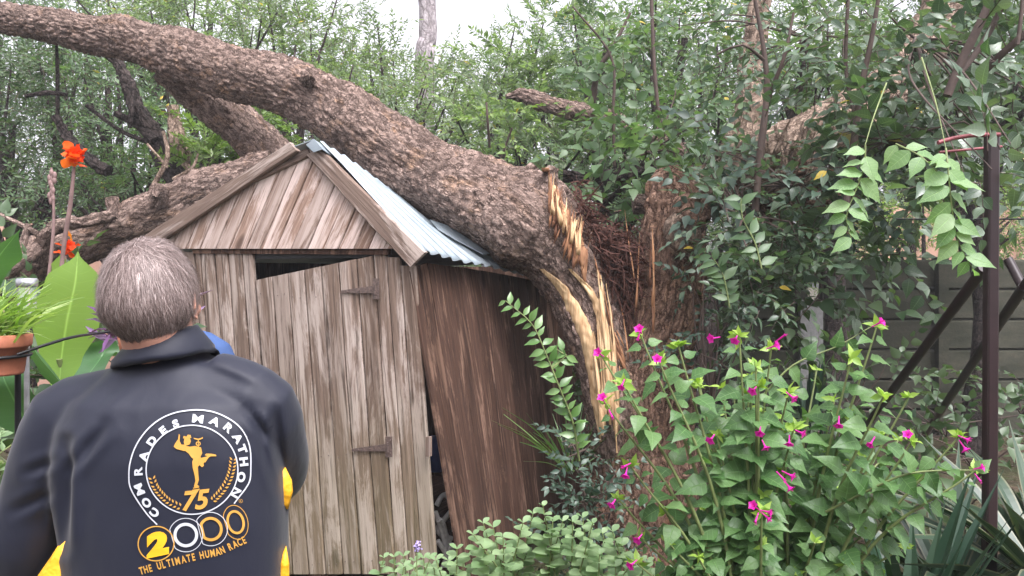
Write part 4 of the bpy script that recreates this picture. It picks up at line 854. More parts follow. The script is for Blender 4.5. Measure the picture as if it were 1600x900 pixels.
for i, (a, b, Y) in enumerate(tgt):
    e_ = P(a, b, Y); r0 = min(roots, key=lambda q_: abs(q_.x-e_.x)); mid = r0.lerp(e_, .5); mid.z += .10+.1*random.random(); mid.x -= (e_.x-r0.x)*.12
    pts = [r0, mid, e_]; tube(stems_, pts, [.008, .0055, .0028], 7, .06); c, _ = catmull(pts, [0]*3, .02); L = len(c)*.02; nn = int(L/.062)
    for k in range(nn):
        t_ = 1-(k+.4)*.062/L
        if t_ < .18 or (c[int(t_*(len(c)-1))].z < .05): continue
        if c[int(t_*(len(c)-1))].x < P(1085, 0, 2.3).x and (1-t_)*L > .16 and random.random() < .65: continue
        j = int(t_*(len(c)-1)); T = (c[min(j+2, len(c)-1)]-c[max(j-2, 0)]).normalized(); u = Vector((random.gauss(0, 1), random.gauss(0, .7), 0)); u = (u-T*u.dot(T)).normalized()
        size_ = (.036+.043*min(1, (1-t_)*L/.16))*random.uniform(.6, 1.2)
        for sg in (-1, 1):
            dd = u*sg+T*.35+Vector((0, -.12, -.25+random.gauss(0, .25))); pos.append(tuple(c[j]+u*sg*.012)); d.append(tuple(dd)); n_.append((random.gauss(0, .3), -.75+random.gauss(0, .3), 1)); s.append(size_)
    # bract tuft
    for k in range(9 if i < len(clusters) else 5):
        v = Vector((random.gauss(0, 1), random.gauss(0, 1), random.gauss(.5, .7))); bp_.append(tuple(e_)); bd.append(tuple(v)); bs.append(random.uniform(.02, .045))
inst(lv, HEART, np.array(pos), frames(np.array(d), np.array(n_)), np.array(s)); lv.build('leaves', M['l_four'], bush)
inst(br_, ELL, np.array(bp_), frames(np.array(bd), rng.normal(size=(len(bp_), 3))+[0, -1, .5]), np.array(bs)); br_.build('young_leaves', M['l_bract'], bush); stems_.build('stems', M['stemg'], bush)
for (a, b, ang) in flowers:
    Y = 2.08; cl = min(clusters, key=lambda q_: (q_[0]-a)**2+(q_[1]-b)**2); c = P(a, b, Y); dv = Vector((a-cl[0]+random.uniform(-3, 3), -.6*6, -(b-cl[1]))); dv = (dv.normalized()+Vector((0, -.45, 0))).normalized() if dv.length > 1 else Vector((0, -1, 0))
    L = .022+random.random()*.012; s0 = c-dv*L; x = dv.orthogonal().normalized(); y = dv.cross(x); V = []; seg = 15; op = random.choice([1, 1, .8, .35])
    for (tt, rr_) in ((0, .0016), (.4, .0018), (.7, .0026), (.88, .006*op), (1.0, .0125*op)):
        for k in range(seg):
            an = 2*math.pi*k/seg; q_ = rr_*(1+(.22*math.cos(5*an) if tt > .8 else 0)); V.append(tuple(s0+dv*L*tt+x*math.cos(an)*q_+y*math.sin(an)*q_))
    f = [(i*seg+k, i*seg+(k+1) % seg, (i+1)*seg+(k+1) % seg, (i+1)*seg+k) for i in range(4) for k in range(seg)]; mb_ = MB(); mb_.add(V, f)
    for k in range(4): tube(mb_, [s0+dv*L*.8, c+dv*.006+x*random.gauss(0, .003)+y*random.gauss(0, .003)], [.0005, .0005], 4, .02)
    mb_.build('flower', M['magenta'], bush)
leafy('arching_shoot', 'long arching bush stem reaching right towards the maroon post', [[(1290, 800, 2.3), (1370, 760, 2.2), (1420, 740, 2.15), (1480, 735, 2.12), (1525, 735, 2.1)]], 12, .085, HEART, 'l_four', cat='shoot', droop=-.6, rr=.004)
leafy('arching_shoot', 'long pale stem slanting up from the bush to the fence', [[(1190, 620, 2.7), (1240, 570, 2.7), (1310, 540, 2.7), (1370, 505, 2.7)]], 9, .08, HEART, 'l_four', cat='shoot', droop=-.6, rr=.004)

# ------------------------------------------------------------------ pale round-leaf ground plants, dark shrub
rp = P(820, 425, 2.95); rl = empty('round_leaf_shrub', (rp.x, rp.y, 0), 'low pale green round-leaved shrub at the bottom in front of the shed corner', 'shrub'); ms_ = MB(); ml = MB(); pos = []; d = []; n_ = []; s = []
def topy(x): return np.interp(x, [596, 640, 700, 745, 800, 850, 900, 935, 985, 1060], [872, 868, 878, 812, 838, 776, 800, 800, 870, 895])
spots = [(a, topy(a)+random.uniform(-12, 34), random.uniform(2.75, 3.1)) for a in np.linspace(600, 1050, 30)]+[(random.uniform(600, 1050), random.uniform(840, 930), random.uniform(2.5, 3.2)) for k in range(24)]
for (a, b, Y) in spots:
    b = max(b, topy(a)); e_ = P(a, b, Y); r0 = Vector((e_.x+random.gauss(0, .08), Y+.05, .02)); tube(ms_, [r0, r0.lerp(e_, .6)+Vector((random.gauss(0, .03), 0, 0)), e_], [.005, .004, .002], 6, .08); c, _ = catmull([r0, r0.lerp(e_, .6), e_], [0]*3, .01)
    for k in range(12):
        j = len(c)-1-int(k*3.4)
        if j < 4 or c[j].z < .1: break
        an = k*math.pi/2+random.gauss(0, .2); u = Vector((math.cos(an+.6), math.sin(an+.6), .35+(.5 if k == 0 else 0)))
        for sg in (1, -1): pos.append(tuple(c[j])); d.append((u.x*sg, u.y*sg, u.z)); n_.append((0, -.3, 1)); s.append((.034+.030*min(1, k/3))*random.uniform(.8, 1.2)*(1.0 if a > 700 else .8))
inst(ml, ROUND, np.array(pos), frames(np.array(d), np.array(n_)), np.array(s)); ms_.build('stems', M['stemg'], rl); ml.build('leaves', M['l_round'], rl)
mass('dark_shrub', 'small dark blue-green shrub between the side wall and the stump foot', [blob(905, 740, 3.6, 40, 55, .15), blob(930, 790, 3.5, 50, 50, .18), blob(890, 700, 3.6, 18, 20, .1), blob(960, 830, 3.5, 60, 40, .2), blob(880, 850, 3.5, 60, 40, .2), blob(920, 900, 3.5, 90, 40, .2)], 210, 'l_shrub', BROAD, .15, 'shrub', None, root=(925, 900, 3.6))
o = empty('lavender_stem', P(652, 890, 2.6), 'single lilac flower spike in front of the shed door foot', 'flower'); mm = MB(); tube(mm, [P(652, 905, 2.6), P(651, 880, 2.6), P(652, 858, 2.6)], [.002]*3, 6, .03); mm.build('stem', M['stemg'], o); mm = MB()
for k in range(40):
    V, f = ellip(P(652+random.gauss(0, 2.6), 854+random.uniform(-8, 8), 2.6+random.gauss(0, .006)), (.003, .003, .003), None, 6, 4); mm.add(V, f, 0, V)
mm.build('flower_head', M['lilac'], o)

# ------------------------------------------------------------------ strap-leaved plants
def yucca(label, c, n, L, w_, lm, spread=1.0, zup=.5, group='strap-leaved plants', name='yucca'):
    o = empty(name, c, label, 'plant', group); mb_ = MB()
    for k in range(n):
        an = random.uniform(0, 2*math.pi); el = random.uniform(.15, 1)*zup; dv = Vector((math.cos(an)*spread, math.sin(an)*spread, el+.15)).normalized(); l_ = L*random.uniform(.7, 1.1); e1_ = c+dv*l_*.5; e2_ = c+dv*l_+Vector((0, 0, -.22*l_*random.random()*spread)); sdv = dv.cross(Vector((0, 0, 1))).normalized()+Vector((0, 0, random.gauss(0, .35)))
        ribbon(mb_, [c+dv*.02, e1_, e2_], [w_*.5, w_, .003], sdv, .35, r=random.random())
    mb_.build('leaves', M[lm], o, False); return o
c = P(1490, 900, 2.9); c.z = .35; yucca('large strap-leaved plant with cream leaf margins at the lower right corner', c, 46, .75, .055, 'l_yucca', 1, .9)
c = P(1640, 880, 2.7); c.z = .5; yucca('cream-edged strap-leaved plant partly cut by the right frame edge', c, 40, .75, .055, 'l_yucca', 1, .9)
c = P(1420, 900, 2.6); c.z = .25; yucca('upright dark green blade plant below the flowering bush stem', c, 16, .75, .05, 'l_yuccad', .35, 1.2)
c = P(1268, 700, 5.6); c.z = .25; yucca('tall narrow green blades behind the bush in front of the light fence post', c, 20, .85, .05, 'l_yuccad', .22, 1.3)
c = P(925, 760, 4.3); c.z = .5; c.x -= .12; yucca('thin grassy blades arching in the dark between side wall and stump', c, 34, .55, .012, 'l_gloss', .8, 1.2, name='grass_tuft')
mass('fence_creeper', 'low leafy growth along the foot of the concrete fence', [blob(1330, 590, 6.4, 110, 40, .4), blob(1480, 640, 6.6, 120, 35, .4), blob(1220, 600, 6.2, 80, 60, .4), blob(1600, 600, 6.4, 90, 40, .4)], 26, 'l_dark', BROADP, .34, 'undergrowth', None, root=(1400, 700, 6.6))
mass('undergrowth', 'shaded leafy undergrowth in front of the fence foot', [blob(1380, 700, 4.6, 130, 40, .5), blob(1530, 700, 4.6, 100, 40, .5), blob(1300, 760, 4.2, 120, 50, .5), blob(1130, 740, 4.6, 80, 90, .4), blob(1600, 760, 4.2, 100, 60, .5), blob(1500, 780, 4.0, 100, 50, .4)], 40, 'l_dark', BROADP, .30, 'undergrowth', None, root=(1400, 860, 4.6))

# ------------------------------------------------------------------ left side: canna, pots
def cleaf(mb, pts, wid, side, cols=6, fold=.18): ribbon(mb, [P(*p) for p in pts], wid, side, fold, 0, 0, .012, random.random(), cols)
can = empty('canna_plant', Vector((P(110, 0, 2.1).x, 2.1, 0)), 'canna with a big bright green paddle leaf left of the man', 'canna plant'); mb_ = MB()
cleaf(mb_, [(92, 620, 2.05), (96, 560, 2.05), (105, 500, 2.02), (118, 440, 2.0), (122, 393, 2.0)], [.02, .10, .155, .13, .002], (1, .25, .05))
mb_.build('leaf', M['l_canna'], can)
mb_ = MB(); cleaf(mb_, [(80, 540, 2.2), (86, 480, 2.2), (94, 430, 2.2), (100, 388, 2.18)], [.03, .085, .075, .002], (1, -.3, 0)); mb_.build('leaf', M['l_canna'], can)
for pts, wd, sdv in (([(112, 625, 2.0), (90, 590, 1.95), (68, 560, 1.9), (50, 540, 1.88)], [.03, .13, .13, .01], (.6, .2, -.8)), ([(108, 640, 2.1), (135, 590, 2.2), (160, 555, 2.3), (175, 520, 2.3)], [.03, .13, .12, .01], (.9, .3, .5)), ([(60, 690, 2.0), (30, 640, 1.95), (10, 600, 1.9), (0, 570, 1.9)], [.03, .13, .10, .01], (.8, .3, -.2)), ([(112, 660, 2.2), (150, 610, 2.1), (185, 600, 2.0)], [.03, .11, .01], (.2, .2, .9)), ([(90, 470, 2.4), (100, 500, 2.35), (140, 540, 2.3)], [.02, .1, .01], (.6, .2, .6))):
    mb_ = MB(); cleaf(mb_, pts, wd, sdv); mb_.build('leaf', M['l_cannad'], can)
mb_ = MB(); tube(mb_, [Vector((can.location.x, 2.1, 0)), P(105, 700, 2.1), P(100, 600, 2.08), P(93, 560, 2.05)], [.014, .012, .010, .008], 10, .06); mb_.build('stalk', M['stemg'], can)
c2 = empty('canna_plant', Vector((P(-40, 0, 1.9).x, 1.9, 0)), 'canna leaf poking in at the left frame edge above the potted plant', 'canna plant'); mb_ = MB()
cleaf(mb_, [(-70, 500, 1.9), (-40, 450, 1.88), (-5, 405, 1.86), (32, 358, 1.85)], [.03, .12, .12, .002], (.7, .2, .7)); mb_.build('leaf', M['l_cannad'], c2)
mb_ = MB(); tube(mb_, [c2.location.copy(), P(-80, 600, 1.9), P(-70, 500, 1.9)], [.014, .012, .01], 10, .06); mb_.build('stalk', M['stemg'], c2)
def cannaflower(label, px, py, Y, stalk, n=26, rad=.04):
    o = empty('canna_flower', P(*stalk[0]), label, 'flower', 'orange canna flowers'); mb_ = MB(); tube(mb_, [P(*p) for p in stalk], [.006]*(len(stalk)-1)+[.004], 9, .04)
    a = P(*stalk[len(stalk)//2]); mb_.build('stalk', M['stemp'], o); mb_ = MB(); c = P(px, py, Y); PET = leafproto([.15, .5, .85, 1, .8, .3], .35, -.3, .8, .35)
    dirs = rng.normal(size=(n, 3))*[1, .8, .55]+[0, -.2, .25]; inst(mb_, PET, np.tile(np.array(c), (n, 1))+rng.normal(size=(n, 3))*.008, frames(dirs, rng.normal(size=(n, 3))+[0, -.5, .8]), rng.uniform(.55, 1.1, n)*rad); mb_.build('petals', M['orange'], o); return o
cannaflower('orange canna flower on a tall pinkish stalk, the higher one', 118, 247, 2.15, [(90, 520, 2.2), (98, 400, 2.18), (110, 320, 2.16), (116, 260, 2.15)], 30, .036)
cannaflower('lower orange and yellow canna flower just above the paddle leaf', 104, 388, 2.3, [(95, 560, 2.3), (98, 470, 2.3), (102, 400, 2.3)], 20, .030)
mm = MB(); o = empty('seed_stalk', P(92, 560, 2.2), 'thin dried purplish flower stalk beside the orange canna', 'stalk'); tube(mm, [P(60, 560, 2.2), P(80, 400, 2.2), P(84, 330, 2.2), P(80, 262, 2.2)], [.005, .005, .004, .003], 8, .04); mm.build('stalk', M['stemp'], o)
mm = MB()
for k in range(12):
    V, f = ellip(P(80+random.gauss(0, 4), 290+k*4-20, 2.2), (.006, .005, .011), None, 8, 6); mm.add(V, f, 0, V)
mm.build('buds', M['stemp'], o)
# terracotta pot in wire holder on a stand
pc = P(-14, 585, 1.5); pot = empty('flower_pot', pc, 'terracotta pot hooped in black wire at the left edge, spiky plant in it', 'plant pot')
mm = MB(); sweep_round(mm, [(0, 0), (.053, 0), (.055, .004), (.0615, .052), (.066, .052), (.068, .056), (.069, .074), (.066, .077), (.062, .074), (.060, .062), (0, .060)], pc, 40); mm.build('pot', M['terra'], pot)
mm = MB()
for k in range(300):
    a = random.uniform(0, 6.28); c = pc+Vector((random.gauss(0, .022), random.gauss(0, .022), .062)); l_ = random.uniform(.05, .15); dv = Vector((math.cos(a), math.sin(a)*.7, random.uniform(.5, 2.4))).normalized(); h_ = random.uniform(.0, .6)
    ribbon(mm, [c, c+dv*l_*.6, c+dv*l_+Vector((math.cos(a)*.03, 0, -.05*h_))], [.004, .0055, .001], (random.gauss(0, 1), random.gauss(0, 1), .2), .3, 0, 0, .02, cols=1)
mm.build('plant', M['l_spider'], pot)
st_ = empty('pot_stand', Vector((pc.x, pc.y, 0)), 'black wire plant stand whose arm reaches behind the man', 'plant stand')
mm = MB(); ring = [pc+Vector((.0655*math.cos(a), .0655*math.sin(a), .036)) for a in np.linspace(0, 2*math.pi, 25)]; tube(mm, ring, [.0032]*25, 8, .02, cap=False); mm.build('ring', M['black'], st_)
mm = MB(); tube(mm, [pc+Vector((.062, -.02, .04)), P(100, 530, 1.55), P(150, 521, 1.75), P(240, 510, 1.95)], [.003]*4, 8, .04); mm.build('arm', M['black'], st_)
mm = MB(); tube(mm, [Vector((P(28, 0, 1.58).x, 1.58, 0)), P(28, 700, 1.58), P(28, 560, 1.58)], [.006]*3, 10, .1); mm.build('pole', M['black'], st_)
lamp = empty('solar_lamp', P(42, 500, 1.75), 'small glass and steel solar garden lamp behind the potted plant', 'garden lamp')
mm = MB(); sweep_round(mm, [(.019, 0), (.019, .06)], P(42, 490, 1.75), 24); mm.build('glass', M['glass'], lamp)
mm = MB(); sweep_round(mm, [(0, 0), (.021, 0), (.022, .004), (.022, .016), (.019, .019), (0, .019)], P(42, 448, 1.75), 24); mm.build('cap', M['steel'], lamp)
mm = MB(); tube(mm, [P(42, 488, 1.75), P(42, 700, 1.75), Vector((P(42, 0, 1.75).x, 1.75, 0))], [.006]*3, 8, .1); mm.build('stake', M['steel'], lamp)
# purple plant on the arm behind the head
pp = empty('purple_plant', P(215, 520, 1.98), 'purple-leaved trailing plant on the stand arm beside and behind the man\'s head', 'plant'); mm = MB()
for k in range(60):
    c = P(random.uniform(160, 285), random.uniform(478, 535), 1.98+random.gauss(0, .03)); a = random.uniform(0, 6.28); dv = Vector((math.cos(a), random.gauss(0, .4), math.sin(a)*.7+.2)).normalized(); l_ = random.uniform(.05, .085)
    ribbon(mm, [c, c+dv*l_*.5, c+dv*l_], [.006, .016, .001], (dv.z, .3, -dv.x), .4, 0, 0, .015)
for p0, p1 in (((165, 515), (138, 522)), ((160, 505), (132, 500)), ((158, 495), (135, 478)), ((290, 470), (333, 453)), ((160, 500), (140, 490)), ((165, 525), (136, 530))):
    a = P(*p0, 1.93); b = P(*p1, 1.93); dv = b-a; ribbon(mm, [a, a.lerp(b, .5)+Vector((0, 0, .004)), b], [.008, .020, .001], (dv.z, .4, -dv.x), .4, 0, 0, .015)
mm.build('leaves', M['l_purple'], pp)
mm = MB(); sweep_round(mm, [(0, 0), (.05, 0), (.065, .09), (0, .09)], P(225, 565, 1.98), 24); mm.build('pot', M['terra'], pp)
mass('light_bush', 'pale lime bush low at the left frame edge beside the jacket sleeve', [blob(0, 720, 2.2, 45, 50, .15), blob(5, 770, 2.2, 45, 40, .15), blob(10, 820, 2.2, 50, 50, .15)], 220, 'l_round', BROAD, .13, 'bush', None, stem='stemg', root=(-20, 900, 2.3))
mass('leafy_bush', 'dark leafy bush behind the canna and stand at left', [blob(20, 640, 3.2, 90, 70, .3), blob(100, 560, 3.4, 100, 70, .3), blob(180, 590, 3.2, 80, 60, .3), blob(60, 460, 4.2, 100, 50, .3)], 60, 'l_dark', BROADP, .31, 'bush', None, root=(60, 800, 3.2))

# ------------------------------------------------------------------ thin air volume standing in for lens glare
HZ = 0.0035
if HZ:
    mm = MB(); box(mm, (-44, -7.5, -1.2), (88, 0, 0), (0, 60, 0), (0, 0, 12.0)); hz = mm.build('glare_haze', [], None, False)
    t = NT('glare_haze'); vol = t.n('VolumePrincipled', i_Color=(.95, .97, 1, 1), i_Density=HZ, i_Anisotropy=.2); oo = t.n('OutputMaterial'); t.t.links.new(vol.outputs[0], oo.inputs['Volume']); hz.data.materials.append(t.m); tag(hz, kind='stuff')
# ------------------------------------------------------------------ people
def hand(wrist, d, up, sgn, grip=.6):
    d = d.normalized(); up = (up-d*up.dot(d)).normalized(); sx = d.cross(up)*sgn; parts = []
    parts.append(tubep([wrist-d*.02, wrist+d*.03, wrist+d*.075], [.024, .034, .032], 14, .02, .5))
    for i in range(4):
        L = (.068, .078, .072, .056)[i]; b = wrist+d*.07+sx*(.027-.018*i); j1 = b+d*L*.45-up*L*.12*grip; j2 = j1+d*L*.25*(1-grip)-up*L*.35*grip; j3 = j2-up*L*.22*grip+d*L*.1*(1-2*grip)
        parts.append(tubep([b-d*.02, b, j1, j2, j3], [.0095, .0095, .0085, .008, .0065], 10, .012))
    b = wrist+d*.02+sx*.026; parts.append(tubep([b-sx*.01, b+d*.028+sx*.02, b+d*.052+sx*.018-up*.012, b+d*.07+sx*.008-up*.02], [.013, .012, .010, .008], 10, .012))
    return parts
def head_parts(c, tilt, yaw, s=1.0):
    rot = Matrix.Rotation(tilt, 3, 'Y') @ Matrix.Rotation(yaw, 3, 'Z'); T = lambda v: c+rot @ (Vector(v)*s)    # local +y = face direction
    ps = [ellip(T((0, -.008, .022)), (.076*s, .094*s, .098*s), rot), ellip(T((0, .022, -.045)), (.057*s, .066*s, .072*s), rot), ellip(T((0, .055, -.088)), (.030*s, .030*s, .026*s), rot)]
    ps.append(tubep([T((0, .082, .018)), T((0, .098, -.008)), T((0, .108, -.028))], [.007*s, .010*s, .014*s], 10, .01))
    for q in (-1, 1):
        ps.append(ellip(T((q*.011, .098, -.033)), (.008*s, .009*s, .007*s), rot)); ps.append(ellip(T((q*.045, .058, -.015)), (.022*s, .022*s, .020*s), rot))
        ps.append(tubep([T((q*.012, .086, .032)), T((q*.034, .080, .037)), T((q*.052, .064, .028))], [.006*s]*3, 8, .01))
        # ear: rim loop plus flat disc
        ec = T((q*.080, -.002, -.006)); er = rot @ Matrix.Rotation(q*R(22), 3, 'Z'); ps.append(ellip(ec, (.0055*s, .016*s, .028*s), er)); 
        ps.append(tubep([ec+er @ Vector((q*.004, .012*math.cos(a)*1.2, .029*math.sin(a)))*s for a in np.linspace(-1.9, 3.4, 9)], [.0045*s]*9, 8, .008))
    ps.append(tubep([T((-.024, .080, -.062)), T((0, .091, -.060)), T((.024, .080, -.062))], [.005*s, .0075*s, .005*s], 8, .01)); ps.append(tubep([T((-.018, .080, -.071)), T((0, .088, -.072)), T((.018, .080, -.071))], [.005*s, .0075*s, .005*s], 8, .01))
    return ps, rot, T
def person(name, label, S):
    o = empty(name, (S['hip'].x, S['hip'].y, 0), label, 'person')
    hp, rot, T = head_parts(S['head'], S['tilt'], S['yaw'], S.get('hs', 1)); parts = hp
    nb = S['neck']; parts.append(tubep([nb-Vector((0, 0, .06)), nb, T((0, -.012, -.05)), T((0, -.005, 0))], [.075, .056, .054, .05], 20, .02))
    ch = S['chest']; hi = S['hip']
    parts.append(loft([(hi.x, hi.y, hi.z-.08, .14, .10), (hi.x, hi.y, hi.z, .155, .11), (hi.x, hi.y, hi.z+.15, .14, .10), (ch.x, ch.y, ch.z, .15, .095), (ch.x, ch.y, ch.z+.08, .115, .075), (nb.x, nb.y, nb.z-.02, .07, .06)], 32))
    for sd_ in (0, 1):
        sh_, el, wr = S['arms'][sd_]; parts.append(tubep([sh_, sh_.lerp(el, .5), el, el.lerp(wr, .35), wr], [.040, .040, .036, .036, .025], 14, .03))
        dd = (wr-el).normalized(); parts += hand(wr, dd, S.get('hup', Vector((0, 0, 1))), 1 if sd_ else -1)
        hx = hi.x+(.09 if sd_ else -.09); kn = Vector((hx, hi.y-.0+.02, hi.z*.52)); an = Vector((hx, hi.y-.02, .08))
        parts.append(tubep([Vector((hx, hi.y, hi.z-.02)), kn, kn.lerp(an, .35), an], [.085, .056, .056, .036], 16, .04))
        parts.append(tubep([an+Vector((0, -.03, -.02)), an+Vector((0, .08, -.045)), an+Vector((0, .16, -.055))], [.034, .034, .022], 12, .03))
    V, f = union(parts, .0045, 3); mb_ = MB(); mb_.add(V, f); mb_.build('body', M['skin'], o)
    # trousers
    tp = [loft([(hi.x, hi.y, hi.z-.12, .165, .12), (hi.x, hi.y, hi.z+.06, .17, .125), (hi.x, hi.y, hi.z+.14, .155, .115)], 32)]
    for q in (-1, 1):
        hx = hi.x+q*.09; tp.append(tubep([Vector((hx, hi.y, hi.z-.02)), Vector((hx, hi.y+.02, hi.z*.52)), Vector((hx, hi.y-.015, .07))], [.10, .078, .062], 20, .04))
    V, f = union(tp, .009, 3); V += np.array([[0, .008*noise.noise(Vector(v)*9), 0] for v in V]); mb_ = MB(); mb_.add(V, f); mb_.build('trousers', M['trous'], o)
    for q in (-1, 1):
        hx = hi.x+q*.09; V, f = union([tubep([Vector((hx, hi.y-.05, .05)), Vector((hx, hi.y+.07, .045)), Vector((hx, hi.y+.17, .036))], [.043, .043, .032], 16, .02), tubep([Vector((hx, hi.y-.02, .04)), Vector((hx, hi.y-.02, .12))], [.045, .042], 14, .02)], .006, 2); V[:, 2] = np.maximum(V[:, 2], .002); mb_ = MB(); mb_.add(V, f); mb_.build('shoe', M['shoe'], o)
    for q in (-1, 1):
        V, f = ellip(T((q*.031, .074, .006)), (.011, .011, .011), None, 12, 8); mb_ = MB(); mb_.add(V, f, 0, V); mb_.build('eye', M['eye'], o)
    return o, rot, T
def hairdo(o, T, rot, mat, base, n, L, s=1.0, seed=3):
    r = np.random.default_rng(seed); cen = np.array((0, -.010, .024)); rad = np.array((.0775, .096, .1005))
    def shp(v):
        k = 1+.055*math.exp(-((v[2]+.35)/.38)**2); return np.array((v[0]*k, v[1]*(1+.05*(k-1)/.055), v[2]))
    def inhair(v):  # unit direction, local; face = +y
        if v[2] > .55: return v[1] < .80
        lim = -.66-.22*max(0, -v[1])+.0
        if v[1] > .45-(.55-v[2])*.55: return False
        return v[2] > lim
    # cap
    V = []; nu, nv = 64, 40
    cap = MB(); keep = []
    for i in range(nv+1):
        ph = math.pi*i/nv
        for k in range(nu):
            a = 2*math.pi*k/nu; v = np.array((math.sin(ph)*math.cos(a), math.sin(ph)*math.sin(a), math.cos(ph))); keep.append(inhair(v)); V.append(tuple(T(tuple(cen+shp(v)*(rad+.004)))))
    f = [(i*nu+k, (i+1)*nu+k, (i+1)*nu+(k+1) % nu, i*nu+(k+1) % nu) for i in range(nv) for k in range(nu)]; f = [q for q in f if all(keep[j] for j in q)]
    cap.add(V, f, 1)
    cr = np.array((.0, -.45, .89)); cnt = 0; SV = []; SF = []
    while cnt < n:
        v = r.normal(size=3); v /= np.linalg.norm(v)
        if not inhair(v): continue
        fl = np.array((0, -.12, -1.0))*(.25+max(0, .9-v[2])) + (v-cr)*1.3 + r.normal(size=3)*.2+np.array(noise.noise_vector(Vector(v*4.5)))*.8+np.array(noise.noise_vector(Vector(v*14)))*.6
        fl -= v*np.dot(fl, v); fl /= np.linalg.norm(fl)+1e-9; l_ = L*r.uniform(.6, 1.15)*(.75 if v[2] < -.3 else 1); ns = 5; sidev = np.cross(v, fl); p = v.copy(); wd = r.uniform(.0003, .0006)
        lift = (r.uniform(.002, .007)+.012*max(0, noise.noise(Vector(v*8))))*(1 if v[2] > -.2 else .5)
        for k in range(ns):
            t_ = k/(ns-1); q = p+fl*(l_*t_/.09); q /= np.linalg.norm(q); pt = cen+shp(q)*(rad+.0025+lift*math.sin(t_*2.0)+.002*r.normal()); ww = wd*(1-.8*t_); SV += [tuple(T(tuple(pt-sidev*ww))), tuple(T(tuple(pt+sidev*ww)))]
        b = cnt*ns*2; SF += [(b+2*k, b+2*k+1, b+2*k+3, b+2*k+2) for k in range(ns-1)]; cnt += 1
    cap.add(SV, SF, 0); return cap.build('hair', [mat, base], o)
def drape(V, amp=.006, sc_=9, stretch=(1, 1, .45)):
    out = V.copy()
    for i, v in enumerate(V):
        q = Vector((v[0]*sc_*stretch[0], v[1]*sc_*stretch[1], v[2]*sc_*stretch[2])); n_ = noise.noise(q)+.5*noise.noise(q*2.3+Vector((3, 1, 7)))
        out[i, 1] += amp*n_; out[i, 0] += amp*.6*noise.noise(q+Vector((9, 2, 4)))
    return out
# --- man in the navy jacket
JY = 1.42
S = dict(head=P(240, 466, 1.40)+Vector((0, 0, -.012)), tilt=R(-5), yaw=R(-3), neck=P(250, 562, 1.43), chest=P(268, 700, 1.44), hip=Vector((P(278, 0, 1.46).x, 1.46, .90)), hs=.90,
         arms=[(P(118, 672, JY), P(42, 860, 1.46), P(120, 930, 1.68)), (P(404, 650, JY), P(434, 738, 1.56), P(350, 800, 1.76))])
man, rot, T = person('person', 'grey-haired man seen from behind in a dark navy running jacket with gold back print', S)
hairdo(man, T, rot, M['hair'], M['scalp'], 30000, .056)
secs = []
for (py, c, hw, hd) in ((1170, 280, 160, .13), (1000, 279, 166, .135), (900, 279, 166, .135), (800, 275, 170, .132), (700, 268, 172, .125), (655, 266, 168, .115), (622, 264, 150, .10), (597, 266, 118, .085), (572, 264, 84, .07), (549, 254, 54, .058)):
    q = P(c, py, JY); secs.append((q.x, JY+(.0 if py > 600 else .01), q.z, W(hw, JY), hd))
jp = [loft(secs, 56, 2.5)]
def arm(pts): return tubep([P(a, b, Y) for a, b, Y, r_ in pts], [r_ for *_, r_ in pts], 22, .025)
jp.append(arm([(205, 610, JY, .048), (150, 630, JY, .058), (106, 651, JY, .067), (82, 710, JY, .068), (60, 780, JY+.01, .066), (38, 860, JY+.02, .066), (50, 920, JY+.12, .056), (110, 935, JY+.24, .042)]))
jp.append(arm([(328, 586, JY, .046), (370, 605, JY, .055), (411, 635, JY, .062), (428, 680, JY+.04, .058), (436, 735, JY+.12, .055), (400, 775, JY+.24, .047), (355, 800, JY+.33, .038)]))
V, f = union(jp, .007, 6)
V = drape(V, .0035, 7); V = drape(V, .0012, 24)
# pulled creases at the right armpit and the left shoulder
def crease(V, a, b, depth, wid):
    A_ = np.array(a); B_ = np.array(b); AB = B_-A_; L2 = AB@AB
    px = 800+V[:, 0]/V[:, 1]*F; py = HY-(V[:, 2]-CZ)/V[:, 1]*F; Q = np.stack([px, py], 1); t_ = np.clip(((Q-A_)@AB)/L2, 0, 1); dd = np.linalg.norm(Q-(A_+t_[:, None]*AB), axis=1)
    k = (V[:, 1] < JY+.03)*np.sin(np.clip(t_, .02, .98)*math.pi)**.5; V[:, 1] += k*depth*np.exp(-(dd/wid)**2)-k*depth*.6*np.exp(-((dd-wid*2)/wid)**2); return V
for a, b, dp, wd in (((105, 690), (98, 860), .016, 9), ((165, 665), (110, 735), .008, 8), ((430, 640), (440, 760), .010, 7), ((385, 640), (430, 700), .006, 6), ((40, 740), (85, 720), .006, 7), ((20, 800), (80, 770), .006, 8), ((200, 590), (140, 640), .004, 9), ((320, 575), (400, 610), .004, 8), ((400, 660), (432, 770), .006, 6)):
    V = crease(V, a, b, dp, wd)
mb_ = MB(); mb_.add(V, f); jacket = mb_.build('jacket', M['nylon'], man)
